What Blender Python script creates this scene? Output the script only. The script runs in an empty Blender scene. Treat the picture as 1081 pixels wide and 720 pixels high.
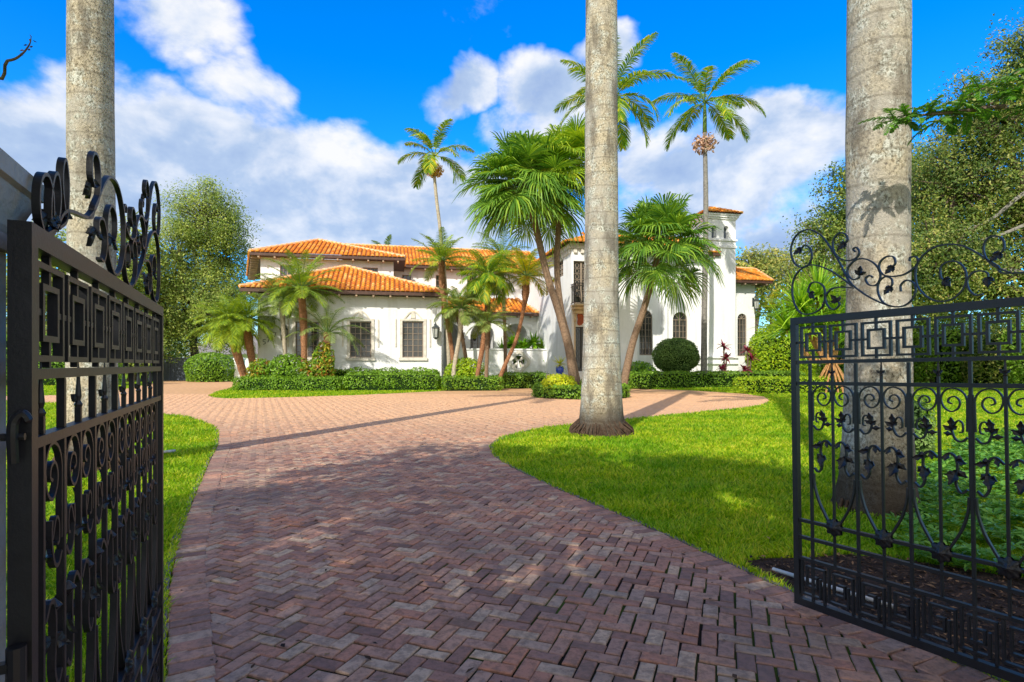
import bpy, math, random
import numpy as np
from mathutils import Vector
R = math.radians
rng = np.random.default_rng(7)
random.seed(7)
SC = bpy.context.scene
COL = SC.collection
F, CX, H0, CH = 600.0, 540.5, 385.0, 1.35     # focal length (px of a 1081 px wide photo), horizon row, eye height

def G(x, y, z=0.0):
    Y = (CH - z) * F / (y - H0)
    return ((x - CX) / F * Y, Y)
def P(x, y, Y):
    return np.array([(x - CX) / F * Y, Y, CH + (H0 - y) / F * Y])

# ------------------------------------------------------------------ mesh builder
class MB:
    def __init__(s): s.V = []; s.F = []; s.n = 0
    def add(s, v, faces):
        v = np.asarray(v, dtype=np.float64).reshape(-1, 3)
        off = s.n
        s.V.append(v); s.n += len(v)
        by = {}
        for f in faces: by.setdefault(len(f), []).append(f)
        for k, fs in by.items(): s.F.append((k, np.asarray(fs, dtype=np.int64) + off))
    def polys(s, v):                       # (N,k,3): N separate k-gons
        v = np.asarray(v, dtype=np.float64)
        N, k, _ = v.shape
        s.F.append((k, np.arange(N * k).reshape(N, k) + s.n))
        s.V.append(v.reshape(-1, 3)); s.n += N * k
    def strips(s, v):                      # (N,m,2,3): N separate strips of m-1 quads
        v = np.asarray(v, dtype=np.float64)
        N, m, _, _ = v.shape
        idx = np.arange(N * m * 2).reshape(N, m, 2) + s.n
        q = np.stack([idx[:, :-1, 0], idx[:, :-1, 1], idx[:, 1:, 1], idx[:, 1:, 0]], -1).reshape(-1, 4)
        s.F.append((4, q)); s.V.append(v.reshape(-1, 3)); s.n += N * m * 2
    def box(s, c, size, rot=None):
        hx, hy, hz = [a / 2 for a in size]
        v = np.array([[x, y, z] for x in (-hx, hx) for y in (-hy, hy) for z in (-hz, hz)])
        if rot is not None: v = v @ np.asarray(rot).T
        s.add(v + np.asarray(c), [(0, 1, 3, 2), (4, 6, 7, 5), (0, 4, 5, 1), (2, 3, 7, 6), (0, 2, 6, 4), (1, 5, 7, 3)])
    def bb(s, x0, x1, y0, y1, z0, z1):
        s.box(((x0 + x1) / 2, (y0 + y1) / 2, (z0 + z1) / 2), (x1 - x0, y1 - y0, z1 - z0))
    def prism(s, poly, y0, y1):            # poly of (x,z), extruded along y
        n = len(poly)
        v = [(p[0], y0, p[1]) for p in poly] + [(p[0], y1, p[1]) for p in poly]
        s.add(v, [tuple(range(n)), tuple(range(2 * n - 1, n - 1, -1))] + [(i, i + n, (i + 1) % n + n, (i + 1) % n) for i in range(n)])
    def slab(s, poly, z0, z1):             # poly of (x,y), extruded along z
        n = len(poly)
        v = [(p[0], p[1], z0) for p in poly] + [(p[0], p[1], z1) for p in poly]
        s.add(v, [tuple(range(n - 1, -1, -1)), tuple(range(n, 2 * n))] + [(i, (i + 1) % n, (i + 1) % n + n, i + n) for i in range(n)])
    def tube(s, pts, rad, n=8, cap=True):
        pts = np.asarray(pts, dtype=np.float64); m = len(pts)
        rad = np.broadcast_to(np.asarray(rad, dtype=np.float64), (m,))
        t = np.gradient(pts, axis=0); t /= np.linalg.norm(t, axis=1)[:, None] + 1e-12
        ref = np.array([0, 0, 1.0]) if abs(t[0][2]) < .9 else np.array([1.0, 0, 0])
        a = np.cross(t, ref)
        bad = np.linalg.norm(a, axis=1) < .05
        a[bad] = np.cross(t[bad], np.array([0, 1.0, .2]))
        a /= np.linalg.norm(a, axis=1)[:, None]
        for i in range(1, m):
            a[i] = a[i - 1] - t[i] * np.dot(a[i - 1], t[i]); a[i] /= np.linalg.norm(a[i]) + 1e-12
        b = np.cross(t, a)
        th = np.arange(n) / n * 2 * math.pi
        v = pts[:, None] + rad[:, None, None] * (a[:, None] * np.cos(th)[None, :, None] + b[:, None] * np.sin(th)[None, :, None])
        fs = [(i * n + j, i * n + (j + 1) % n, (i + 1) * n + (j + 1) % n, (i + 1) * n + j) for i in range(m - 1) for j in range(n)]
        if cap: fs += [tuple(range(n - 1, -1, -1)), tuple(range((m - 1) * n, m * n))]
        s.add(v.reshape(-1, 3), fs)
    def ribbon(s, pts, w, dep):            # flat bar swept along (x,z) points in the x-z plane, dep along y
        pts = np.asarray(pts, dtype=np.float64); m = len(pts)
        w = np.broadcast_to(np.asarray(w, dtype=np.float64), (m,))
        t = np.gradient(pts, axis=0); t /= np.linalg.norm(t, axis=1)[:, None] + 1e-12
        nr = np.stack([-t[:, 1], t[:, 0]], -1)
        A = pts + nr * w[:, None] / 2; B = pts - nr * w[:, None] / 2
        v = []
        for i in range(m):
            v += [(A[i, 0], -dep / 2, A[i, 1]), (A[i, 0], dep / 2, A[i, 1]), (B[i, 0], dep / 2, B[i, 1]), (B[i, 0], -dep / 2, B[i, 1])]
        fs = [(i * 4 + j, i * 4 + (j + 1) % 4, i * 4 + 4 + (j + 1) % 4, i * 4 + 4 + j) for i in range(m - 1) for j in range(4)]
        s.add(v, fs + [(3, 2, 1, 0), tuple(range(4 * m - 4, 4 * m))])
    def lathe(s, prof, c=(0, 0, 0), n=12, square=False):   # prof (r,z)
        th = (np.arange(n) / n) * 2 * math.pi + (math.pi / 4 if square else 0)
        k = math.sqrt(2) if square else 1
        v = [(c[0] + r * k * math.cos(a), c[1] + r * k * math.sin(a), c[2] + z) for r, z in prof for a in th]
        m = len(prof)
        fs = [(i * n + j, i * n + (j + 1) % n, (i + 1) * n + (j + 1) % n, (i + 1) * n + j) for i in range(m - 1) for j in range(n)]
        s.add(v, fs + [tuple(range(n - 1, -1, -1)), tuple(range((m - 1) * n, m * n))])
    def build(s, name, m, parent=None, smooth=False):
        me = bpy.data.meshes.new(name)
        V = np.concatenate(s.V) if s.V else np.zeros((0, 3))
        me.vertices.add(len(V)); me.vertices.foreach_set('co', V.astype(np.float32).ravel())
        tot = np.concatenate([np.full(len(f), k) for k, f in s.F]).astype(np.int32)
        li = np.concatenate([f.ravel() for k, f in s.F]).astype(np.int32)
        me.loops.add(len(li)); me.loops.foreach_set('vertex_index', li)
        me.polygons.add(len(tot))
        me.polygons.foreach_set('loop_start', np.concatenate([[0], np.cumsum(tot)[:-1]]).astype(np.int32))
        me.polygons.foreach_set('loop_total', tot)
        me.polygons.foreach_set('use_smooth', np.full(len(tot), bool(smooth), dtype=bool))
        me.update(calc_edges=True); me.validate()
        me.materials.append(m)
        o = bpy.data.objects.new(name, me); COL.objects.link(o)
        if parent is not None: o.parent = parent
        return o

def tag(o, label=None, cat=None, group=None, kind=None):
    if label: o['label'] = label
    if cat: o['category'] = cat
    if group: o['group'] = group
    if kind: o['kind'] = kind
    return o
def empty(name, label, cat, loc=(0, 0, 0), rot=(0, 0, 0), group=None):
    o = bpy.data.objects.new(name, None); COL.objects.link(o)
    o.location = loc; o.rotation_euler = rot; o.empty_display_size = .2
    return tag(o, label, cat, group)
def spline(pts, k=6):                      # Catmull-Rom through the points
    p = np.asarray(pts, dtype=np.float64)
    q = np.vstack([2 * p[0] - p[1], p, 2 * p[-1] - p[-2]])
    out = []
    for i in range(len(p) - 1):
        a, b, c, d = q[i:i + 4]
        for t in np.arange(k) / k:
            out.append(.5 * ((2 * b) + (c - a) * t + (2 * a - 5 * b + 4 * c - d) * t * t + (3 * b - a - 3 * c + d) * t ** 3))
    out.append(p[-1])
    return np.array(out)
def inside(pts, poly):
    x, y = pts[:, 0], pts[:, 1]; r = np.zeros(len(pts), bool); n = len(poly); j = n - 1
    for i in range(n):
        xi, yi = poly[i]; xj, yj = poly[j]
        c = ((yi > y) != (yj > y)) & (x < (xj - xi) * (y - yi) / (yj - yi + 1e-12) + xi)
        r ^= c; j = i
    return r

# ------------------------------------------------------------------ materials
def newmat(name):
    m = bpy.data.materials.new(name); m.use_nodes = True
    nt = m.node_tree; b = nt.nodes['Principled BSDF']
    return m, nt, b
def nd(nt, typ, **kw):
    n = nt.nodes.new(typ)
    for k, v in kw.items():
        if k.startswith('i_'):
            key = k[2:]
            n.inputs[int(key) if key.isdigit() else key.replace('_', ' ')].default_value = v
        else: setattr(n, k, v)
    return n
def ramp(nt, fac, stops):
    n = nt.nodes.new('ShaderNodeValToRGB'); e = n.color_ramp.elements
    while len(e) < len(stops): e.new(.5)
    for el, (p, c) in zip(e, stops): el.position = p; el.color = (*c, 1)
    nt.links.new(fac, n.inputs[0]); return n.outputs[0]
def mixc(nt, fac, a, b, mode='MIX'):
    n = nt.nodes.new('ShaderNodeMix'); n.data_type = 'RGBA'; n.blend_type = mode
    for s, v in ((n.inputs[0], fac), (n.inputs[6], a), (n.inputs[7], b)):
        if hasattr(v, 'is_linked'): nt.links.new(v, s)
        else: s.default_value = (*v, 1) if isinstance(v, tuple) else v
    return n.outputs[2]
def noise(nt, scale, detail=4, rough=.55, vec=None, dist=0):
    n = nd(nt, 'ShaderNodeTexNoise'); n.inputs['Scale'].default_value = scale; n.inputs['Detail'].default_value = detail
    n.inputs['Roughness'].default_value = rough; n.inputs['Distortion'].default_value = dist
    if vec is None:
        g = nd(nt, 'ShaderNodeNewGeometry'); vec = g.outputs['Position']
    nt.links.new(vec, n.inputs['Vector']); return n.outputs['Fac']
def bump(nt, b, h, strength=.3, dist=.02):
    n = nd(nt, 'ShaderNodeBump'); n.inputs['Strength'].default_value = strength; n.inputs['Distance'].default_value = dist
    nt.links.new(h, n.inputs['Height']); nt.links.new(n.outputs[0], b.inputs['Normal'])
def plain(name, c, rough=.6, metal=0, var=.25, scale=6, bs=.15, bd=.01, bscale=60, spec=.5):
    m, nt, b = newmat(name)
    f = noise(nt, scale, 5)
    lo = tuple(max(0, v * (1 - var)) for v in c); hi = tuple(v * (1 + var) for v in c)
    nt.links.new(ramp(nt, f, [(.3, lo), (.7, hi)]), b.inputs['Base Color'])
    b.inputs['Roughness'].default_value = rough; b.inputs['Metallic'].default_value = metal
    b.inputs['Specular IOR Level'].default_value = spec
    if bs: bump(nt, b, noise(nt, bscale, 4), bs, bd)
    return m
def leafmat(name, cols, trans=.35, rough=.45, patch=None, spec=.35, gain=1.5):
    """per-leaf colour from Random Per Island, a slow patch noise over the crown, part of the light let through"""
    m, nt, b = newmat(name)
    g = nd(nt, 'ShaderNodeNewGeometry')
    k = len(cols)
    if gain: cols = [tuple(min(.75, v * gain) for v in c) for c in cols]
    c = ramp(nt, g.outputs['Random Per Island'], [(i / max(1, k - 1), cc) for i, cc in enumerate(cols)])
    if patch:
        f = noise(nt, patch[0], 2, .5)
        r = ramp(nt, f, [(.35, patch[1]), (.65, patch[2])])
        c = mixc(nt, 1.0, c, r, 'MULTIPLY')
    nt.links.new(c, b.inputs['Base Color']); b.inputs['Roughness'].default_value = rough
    b.inputs['Specular IOR Level'].default_value = spec
    t = nd(nt, 'ShaderNodeBsdfTranslucent')
    nt.links.new(mixc(nt, 1.0, c, (1.25, 1.15, .5), 'MULTIPLY'), t.inputs[0])
    mx = nd(nt, 'ShaderNodeMixShader'); mx.inputs[0].default_value = trans
    nt.links.new(b.outputs[0], mx.inputs[1]); nt.links.new(t.outputs[0], mx.inputs[2])
    nt.links.new(mx.outputs[0], nt.nodes['Material Output'].inputs[0])
    return m

M = {}
M['iron'] = plain('black_iron', (.008, .008, .010), .42, 0, .4, 30, .25, .002, 180, .55)
M['stucco'] = plain('white_stucco', (.87, .87, .86), .85, 0, .05, .6, .55, .03, 9, .2)
def streaks(m):
    nt = m.node_tree; b = nt.nodes['Principled BSDF']; src = b.inputs['Base Color'].links[0].from_socket
    g = nd(nt, 'ShaderNodeNewGeometry'); mp = nd(nt, 'ShaderNodeMapping'); mp.inputs['Scale'].default_value = (2.2, 2.2, .22); nt.links.new(g.outputs['Position'], mp.inputs[0])
    f = noise(nt, 1.0, 6, .6, mp.outputs[0])
    c = mixc(nt, ramp(nt, f, [(.52, (0, 0, 0)), (.78, (.55, .55, .55))]), src, (.56, .53, .47))
    nt.links.new(c, b.inputs['Base Color'])
streaks(M['stucco'])
M['pillar'] = plain('pillar_stucco', (.40, .375, .335), .85, 0, .12, 3, .5, .008, 60, .2)
M['stone'] = plain('cast_stone', (.72, .67, .58), .8, 0, .2, 4, .4, .02, 25, .2)
M['entry_stone'] = plain('entry_stone', (.68, .50, .30), .8, 0, .3, 3, .4, .02, 20, .2)
M['wood'] = plain('dark_wood', (.085, .04, .026), .6, 0, .3, 5)
M['tail'] = plain('rafter_wood', (.42, .30, .20), .7, 0, .3, 5)
M['winframe'] = plain('window_frame', (.27, .21, .155), .5, 0, .2, 8, .1)
M['glass'] = plain('window_glass', (.055, .055, .05), .08, 0, .5, 1.5, 0, spec=1.0)
M['door'] = plain('iron_door', (.06, .055, .05), .5, 0, .3, 8)
M['lantern'] = plain('lantern_iron', (.05, .06, .06), .5, 0, .3, 10)
M['lantern_glass'] = plain('lantern_glass', (.45, .46, .42), .2, 0, .2, 10, 0)
M['terracotta'] = plain('red_ornament', (.45, .10, .04), .7, 0, .3, 10)
M['pot'] = plain('blue_glaze', (.01, .05, .42), .15, 0, .3, 8, 0, spec=.8)
M['fence'] = plain('grey_fence', (.10, .12, .16), .6, 0, .2, 2)
M['greyroof'] = plain('grey_roof', (.22, .20, .19), .85, 0, .2, 3)
M['pipe'] = plain('pale_pipe', (.55, .54, .50), .5, 0, .2, 12)
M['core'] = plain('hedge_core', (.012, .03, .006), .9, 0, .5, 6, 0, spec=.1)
M['bark'] = plain('bark', (.16, .12, .085), .9, 0, .4, 9, .8, .03, 30, .1)
M['root'] = plain('stilt_root', (.42, .22, .09), .8, 0, .3, 12, .5, .01, 40, .1)
M['palmroot'] = plain('palm_root_mat', (.075, .05, .034), .95, 0, .5, 18, .6, .01, 40, .05)
M['palmbark'] = plain('ringed_palm_bark', (.23, .155, .10), .9, 0, .35, 14, .8, .02, 40, .1)
M['palmgrey'] = plain('grey_palm_bark', (.23, .215, .19), .9, 0, .35, 10, .6, .015, 30, .1)
M['palmpale'] = plain('pale_palm_bark', (.42, .36, .27), .9, 0, .3, 10, .6, .015, 30, .1)
M['palmred'] = plain('orange_palm_bark', (.30, .145, .075), .9, 0, .5, 16, .8, .02, 40, .1)
M['shaft'] = plain('crownshaft_green', (.14, .24, .05), .4, 0, .2, 5, .1)

def royal_bark():
    m, nt, b = newmat('royal_palm_bark')
    tc = nd(nt, 'ShaderNodeTexCoord')
    mp = nd(nt, 'ShaderNodeMapping'); mp.inputs['Scale'].default_value = (1, 1, .75)
    nt.links.new(tc.outputs['Object'], mp.inputs[0])
    f1 = noise(nt, 1.3, 5, .6, tc.outputs['Object']); f2 = noise(nt, 42, 5, .75, mp.outputs[0]); f3 = noise(nt, 5.5, 6, .7, tc.outputs['Object'])
    base = ramp(nt, f2, [(.36, (.11, .085, .055)), (.445, (.43, .36, .245)), (.60, (.68, .585, .42))])
    c = mixc(nt, ramp(nt, f1, [(.44, (0, 0, 0)), (.60, (.88, .88, .88))]), base, (.47, .435, .37))
    c = mixc(nt, ramp(nt, f3, [(.50, (0, 0, 0)), (.60, (.85, .85, .85))]), c, ramp(nt, f2, [(.40, (.16, .15, .11)), (.48, (.44, .44, .36)), (.56, (.78, .79, .70))]))
    mp3 = nd(nt, 'ShaderNodeMapping'); mp3.inputs['Scale'].default_value = (1, 1, .28); nt.links.new(tc.outputs['Object'], mp3.inputs[0])
    f4 = noise(nt, 3.2, 6, .65, mp3.outputs[0])
    c = mixc(nt, ramp(nt, f4, [(.50, (0, 0, 0)), (.62, (.72, .72, .72))]), c, (.15, .125, .095))
    # dark brown foot and ring scars up the stem
    sp = nd(nt, 'ShaderNodeSeparateXYZ'); nt.links.new(tc.outputs['Object'], sp.inputs[0])
    foot = nd(nt, 'ShaderNodeMapRange'); foot.inputs[1].default_value = .28; foot.inputs[2].default_value = .75
    foot.inputs[3].default_value = .92; foot.inputs[4].default_value = 0
    nt.links.new(sp.outputs[2], foot.inputs[0])
    c = mixc(nt, foot.outputs[0], c, (.055, .038, .025))
    w = nd(nt, 'ShaderNodeTexWave'); w.wave_type = 'BANDS'; w.bands_direction = 'Z'
    w.inputs['Scale'].default_value = 1.25; w.inputs['Distortion'].default_value = 2.2; w.inputs['Detail'].default_value = 3
    nt.links.new(tc.outputs['Object'], w.inputs[0])
    c = mixc(nt, ramp(nt, w.outputs['Fac'], [(.0, (.40, .40, .40)), (.05, (0, 0, 0))]), c, (.15, .125, .09))
    nt.links.new(c, b.inputs['Base Color']); b.inputs['Roughness'].default_value = .9; b.inputs['Specular IOR Level'].default_value = .15
    bump(nt, b, f2, .9, .03)
    return m
M['royal'] = royal_bark()

def tile_mat():
    m, nt, b = newmat('barrel_tile')
    g = nd(nt, 'ShaderNodeNewGeometry')
    c = ramp(nt, g.outputs['Random Per Island'], [(0, (.62, .19, .025)), (.4, (.78, .29, .03)), (.75, (.84, .38, .05)), (1, (.88, .50, .15))])
    c = mixc(nt, ramp(nt, noise(nt, .8, 4), [(.4, (0, 0, 0)), (.75, (.5, .5, .5))]), c, (.55, .17, .03))
    nt.links.new(c, b.inputs['Base Color']); b.inputs['Roughness'].default_value = .8; b.inputs['Specular IOR Level'].default_value = .2
    bump(nt, b, noise(nt, 30, 4), .3, .01)
    return m
M['tile'] = tile_mat()
M['tilebase'] = plain('tile_pan', (.38, .11, .02), .85, 0, .3, 4, .2)
M['ridge'] = plain('ridge_tile', (.84, .48, .24), .8, 0, .3, 5, .3)

def brick_mat():
    m, nt, b = newmat('paver_brick')
    g = nd(nt, 'ShaderNodeNewGeometry')
    c = ramp(nt, g.outputs['Random Per Island'], [(0, (.22, .115, .09)), (.15, (.38, .195, .14)), (.34, (.58, .25, .145)), (.5, (.45, .255, .185)), (.66, (.63, .325, .195)), (.78, (.49, .31, .225)), (.91, (.60, .43, .29)), (1, (.72, .49, .31))])
    f = noise(nt, 1.1, 5, .6)
    c = mixc(nt, ramp(nt, f, [(.38, (0, 0, 0)), (.68, (.55, .55, .55))]), c, (.31, .19, .15))
    f2 = noise(nt, 26, 5, .7)
    c = mixc(nt, ramp(nt, f2, [(.40, (.5, .5, .5)), (.56, (0, 0, 0))]), c, (.12, .08, .06))
    f4 = noise(nt, 70, 3, .6)
    c = mixc(nt, ramp(nt, f4, [(.66, (0, 0, 0)), (.74, (.6, .6, .6))]), c, (.50, .33, .26))
    f5 = noise(nt, 2.3, 6, .65)
    c = mixc(nt, ramp(nt, f5, [(.52, (0, 0, 0)), (.68, (.35, .35, .35))]), c, (.12, .105, .07))
    f6 = noise(nt, .42, 4, .55)
    c = mixc(nt, ramp(nt, f6, [(.50, (0, 0, 0)), (.62, (.5, .5, .5))]), c, (.17, .13, .115))
    # the far apron is paler and more tan
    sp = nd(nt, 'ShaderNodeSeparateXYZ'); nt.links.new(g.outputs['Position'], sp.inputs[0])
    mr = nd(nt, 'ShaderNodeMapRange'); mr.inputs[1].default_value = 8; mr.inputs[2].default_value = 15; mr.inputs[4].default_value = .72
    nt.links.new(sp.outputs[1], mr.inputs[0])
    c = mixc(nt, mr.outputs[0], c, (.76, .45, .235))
    nt.links.new(c, b.inputs['Base Color']); b.inputs['Roughness'].default_value = .85; b.inputs['Specular IOR Level'].default_value = .25
    bump(nt, b, f2, .9, .012)
    return m
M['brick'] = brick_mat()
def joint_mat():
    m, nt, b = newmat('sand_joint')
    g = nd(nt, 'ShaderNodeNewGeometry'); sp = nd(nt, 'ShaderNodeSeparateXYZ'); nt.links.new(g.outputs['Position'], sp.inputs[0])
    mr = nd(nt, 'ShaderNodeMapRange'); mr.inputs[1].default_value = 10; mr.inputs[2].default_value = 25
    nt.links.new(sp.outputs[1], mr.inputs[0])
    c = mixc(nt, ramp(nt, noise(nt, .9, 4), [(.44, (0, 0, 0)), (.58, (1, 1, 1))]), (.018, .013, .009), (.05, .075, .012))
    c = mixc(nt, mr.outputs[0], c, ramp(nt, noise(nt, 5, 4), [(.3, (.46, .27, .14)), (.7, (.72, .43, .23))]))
    nt.links.new(c, b.inputs['Base Color']); b.inputs['Roughness'].default_value = .95; b.inputs['Specular IOR Level'].default_value = .1
    return m
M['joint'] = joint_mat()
def lawn_mat():
    m, nt, b = newmat('lawn_turf')
    f = noise(nt, .35, 4, .6); f2 = noise(nt, 14, 5, .7)
    c = ramp(nt, f, [(.3, (.15, .28, .010)), (.55, (.27, .40, .012)), (.75, (.39, .44, .02))])
    c = mixc(nt, ramp(nt, f2, [(.35, (.55, .55, .55)), (.65, (0, 0, 0))]), c, (.09, .18, .008))
    nt.links.new(c, b.inputs['Base Color']); b.inputs['Roughness'].default_value = .9; b.inputs['Specular IOR Level'].default_value = .1
    bump(nt, b, noise(nt, 45, 5, .8), .9, .05)
    return m
M['lawn'] = lawn_mat()
M['ground'] = plain('ground_soil', (.10, .13, .04), .95, 0, .4, .2, .4, .05, 8, .1)
M['mulch'] = plain('mulch_soil', (.055, .035, .024), .95, 0, .6, 20, .9, .03, 50, .1)
M['chips'] = leafmat('mulch_chips', [(.02, .013, .009), (.05, .03, .018), (.11, .06, .035), (.30, .17, .08)], .05, .9, None, .2, 0)
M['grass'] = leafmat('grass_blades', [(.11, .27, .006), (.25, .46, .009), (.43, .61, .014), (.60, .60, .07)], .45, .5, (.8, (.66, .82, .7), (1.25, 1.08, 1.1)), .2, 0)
g_dark, g_mid, g_lt = (.7, .75, .7), (1.0, 1.0, 1.0), (1.35, 1.2, 1.1)
M['royalfrond'] = leafmat('royal_palm_leaf', [(.05, .11, .012), (.09, .17, .018), (.15, .24, .03)], .3)
M['tallfrond'] = leafmat('tall_palm_leaf', [(.05, .14, .010), (.09, .20, .012), (.15, .28, .018), (.26, .35, .02), (.46, .38, .02)], .4)
M['yellowfrond'] = leafmat('yellow_palm_leaf', [(.14, .22, .012), (.28, .34, .015), (.42, .38, .02), (.52, .32, .02)], .42)
M['datefrond'] = leafmat('date_palm_leaf', [(.10, .18, .015), (.19, .28, .02), (.32, .38, .03)], .4)
M['greyfrond'] = leafmat('grey_green_palm_leaf', [(.10, .16, .04), (.17, .23, .06), (.28, .32, .10)], .35)
M['fan'] = leafmat('fan_palm_leaf', [(.05, .125, .018), (.09, .195, .024), (.15, .27, .028), (.25, .36, .035)], .38, .42)
M['fanlight'] = leafmat('yellow_fan_palm_leaf', [(.12, .22, .015), (.22, .33, .02), (.38, .42, .03)], .4, .4)
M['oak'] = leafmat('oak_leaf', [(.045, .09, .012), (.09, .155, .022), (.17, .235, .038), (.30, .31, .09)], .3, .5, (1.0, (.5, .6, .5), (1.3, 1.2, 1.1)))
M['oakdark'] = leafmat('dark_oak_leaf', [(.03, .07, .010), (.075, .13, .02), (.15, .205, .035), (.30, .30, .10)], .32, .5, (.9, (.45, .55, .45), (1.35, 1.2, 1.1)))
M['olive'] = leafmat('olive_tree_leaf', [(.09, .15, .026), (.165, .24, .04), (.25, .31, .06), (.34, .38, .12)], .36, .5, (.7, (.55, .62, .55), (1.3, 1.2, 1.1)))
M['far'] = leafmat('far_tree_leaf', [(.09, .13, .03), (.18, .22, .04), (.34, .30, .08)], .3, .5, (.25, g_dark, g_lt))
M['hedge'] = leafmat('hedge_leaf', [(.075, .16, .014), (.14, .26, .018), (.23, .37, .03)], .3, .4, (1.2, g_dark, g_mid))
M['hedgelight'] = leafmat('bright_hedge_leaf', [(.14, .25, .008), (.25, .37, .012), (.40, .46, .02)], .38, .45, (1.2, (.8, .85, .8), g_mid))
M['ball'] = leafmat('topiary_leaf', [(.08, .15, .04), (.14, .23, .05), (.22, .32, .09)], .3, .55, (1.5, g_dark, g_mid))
M['yellowbush'] = leafmat('golden_shrub_leaf', [(.26, .34, .010), (.44, .47, .015), (.58, .50, .03)], .4, .45)
M['croton'] = leafmat('croton_leaf', [(.07, .17, .015), (.13, .25, .02), (.30, .33, .025), (.36, .12, .03), (.10, .22, .018), (.16, .28, .02)], .35, .4)
M['ti'] = leafmat('red_cordyline_leaf', [(.10, .012, .03), (.20, .02, .05), (.30, .05, .08)], .3, .4)
M['pandan'] = leafmat('screw_pine_leaf', [(.07, .18, .015), (.14, .29, .02), (.24, .40, .025), (.36, .48, .04)], .35, .35)
M['cover'] = leafmat('ground_cover_leaf', [(.05, .15, .02), (.09, .22, .03), (.16, .30, .04)], .35, .35)
M['tropic'] = leafmat('tropical_leaf', [(.06, .17, .012), (.12, .26, .015), (.22, .36, .02)], .35, .35)
M['feather'] = leafmat('feathery_leaf', [(.03, .11, .012), (.06, .18, .015), (.13, .26, .02)], .4, .45)
M['seeds'] = leafmat('seed_cluster', [(.36, .22, .05), (.48, .30, .07), (.30, .17, .05)], .1, .8)
M['flower'] = leafmat('dry_flower_stalk', [(.34, .22, .14), (.45, .30, .22), (.28, .15, .12)], .1, .8)

# ------------------------------------------------------------------ foliage builders
def rand_unit(n):
    v = rng.normal(size=(n, 3)); return v / np.linalg.norm(v, axis=1)[:, None]
def leaves(mb, c, size, nrm=None, bias=0.0, aspect=.5, jit=.35):
    n = len(c)
    d = rand_unit(n)
    if nrm is not None: d = d * (1 - bias) + nrm * bias; d /= np.linalg.norm(d, axis=1)[:, None] + 1e-9
    t = np.cross(d, rand_unit(n)); t /= np.linalg.norm(t, axis=1)[:, None] + 1e-9
    b = np.cross(d, t)
    L = size * (1 + jit * rng.uniform(-1, 1, n))[:, None]
    W = L * aspect
    mb.polys(np.stack([c - t * L / 2, c + b * W / 2 + d * L * .06, c + t * L / 2, c - b * W / 2 + d * L * .06], 1))
def hedge_shell(mb, core, cx, cy, z0, sx, sy, sz, rot, leaf, dens, rnd=.5, bumpy=.06):
    """rounded box of leaves over a dark core; sx,sy,sz full sizes"""
    A = sx * sy + 2 * sz * (sx + sy)
    n = int(A * dens)
    p = rng.uniform(-1, 1, (n * 3, 3)); p[:, 2] = rng.uniform(-1, 1, n * 3)
    half = np.array([sx / 2, sy / 2, sz / 2])
    ax = rng.choice(3, n * 3, p=np.array([sy * sz, sx * sz, sx * sy]) / (sy * sz + sx * sz + sx * sy))
    p[np.arange(n * 3), ax] = np.where(rng.random(n * 3) < .5, -1, 1)
    keep = ~((ax == 2) & (p[:, 2] < 0)); p = p[keep][:n]
    q = p * half
    r = min(half) * rnd
    inner = np.clip(q, -(half - r), half - r)
    d = q - inner; l = np.linalg.norm(d, axis=1)[:, None] + 1e-9
    nr = d / l
    q = inner + nr * r
    s = q * 2.2
    off = np.sin(s[:, 0] * 1.7 + s[:, 2]) * np.sin(s[:, 1] * 1.9 + 1) * np.cos(s[:, 2] * 2.3)
    q = q + nr * (bumpy * off + rng.normal(0, leaf * .35, len(q)))[:, None]
    ca, sa = math.cos(rot), math.sin(rot)
    Rm = np.array([[ca, -sa, 0], [sa, ca, 0], [0, 0, 1]])
    q = q @ Rm.T + np.array([cx, cy, z0 + sz / 2]); nr = nr @ Rm.T
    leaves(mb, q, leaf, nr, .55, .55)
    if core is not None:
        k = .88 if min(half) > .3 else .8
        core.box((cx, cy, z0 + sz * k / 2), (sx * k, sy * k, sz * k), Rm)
def hedge_w(name, label, a, b, thick, h, mat, leaf=.09, dens=260, group=None, rnd=.5, bumpy=.06, cat='hedge', z0=0):
    a = np.array(a[:2], float); b = np.array(b[:2], float)
    d = b - a; L = np.linalg.norm(d); c = (a + b) / 2; rot = math.atan2(d[1], d[0])
    o = empty(name, label, cat, (c[0], c[1], z0), (0, 0, rot), group)
    mb = MB(); co = MB()
    hedge_shell(mb, co, 0, 0, 0, L, thick, h, 0, leaf, dens, rnd, bumpy)
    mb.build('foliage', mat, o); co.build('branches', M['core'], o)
    return o
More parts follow.
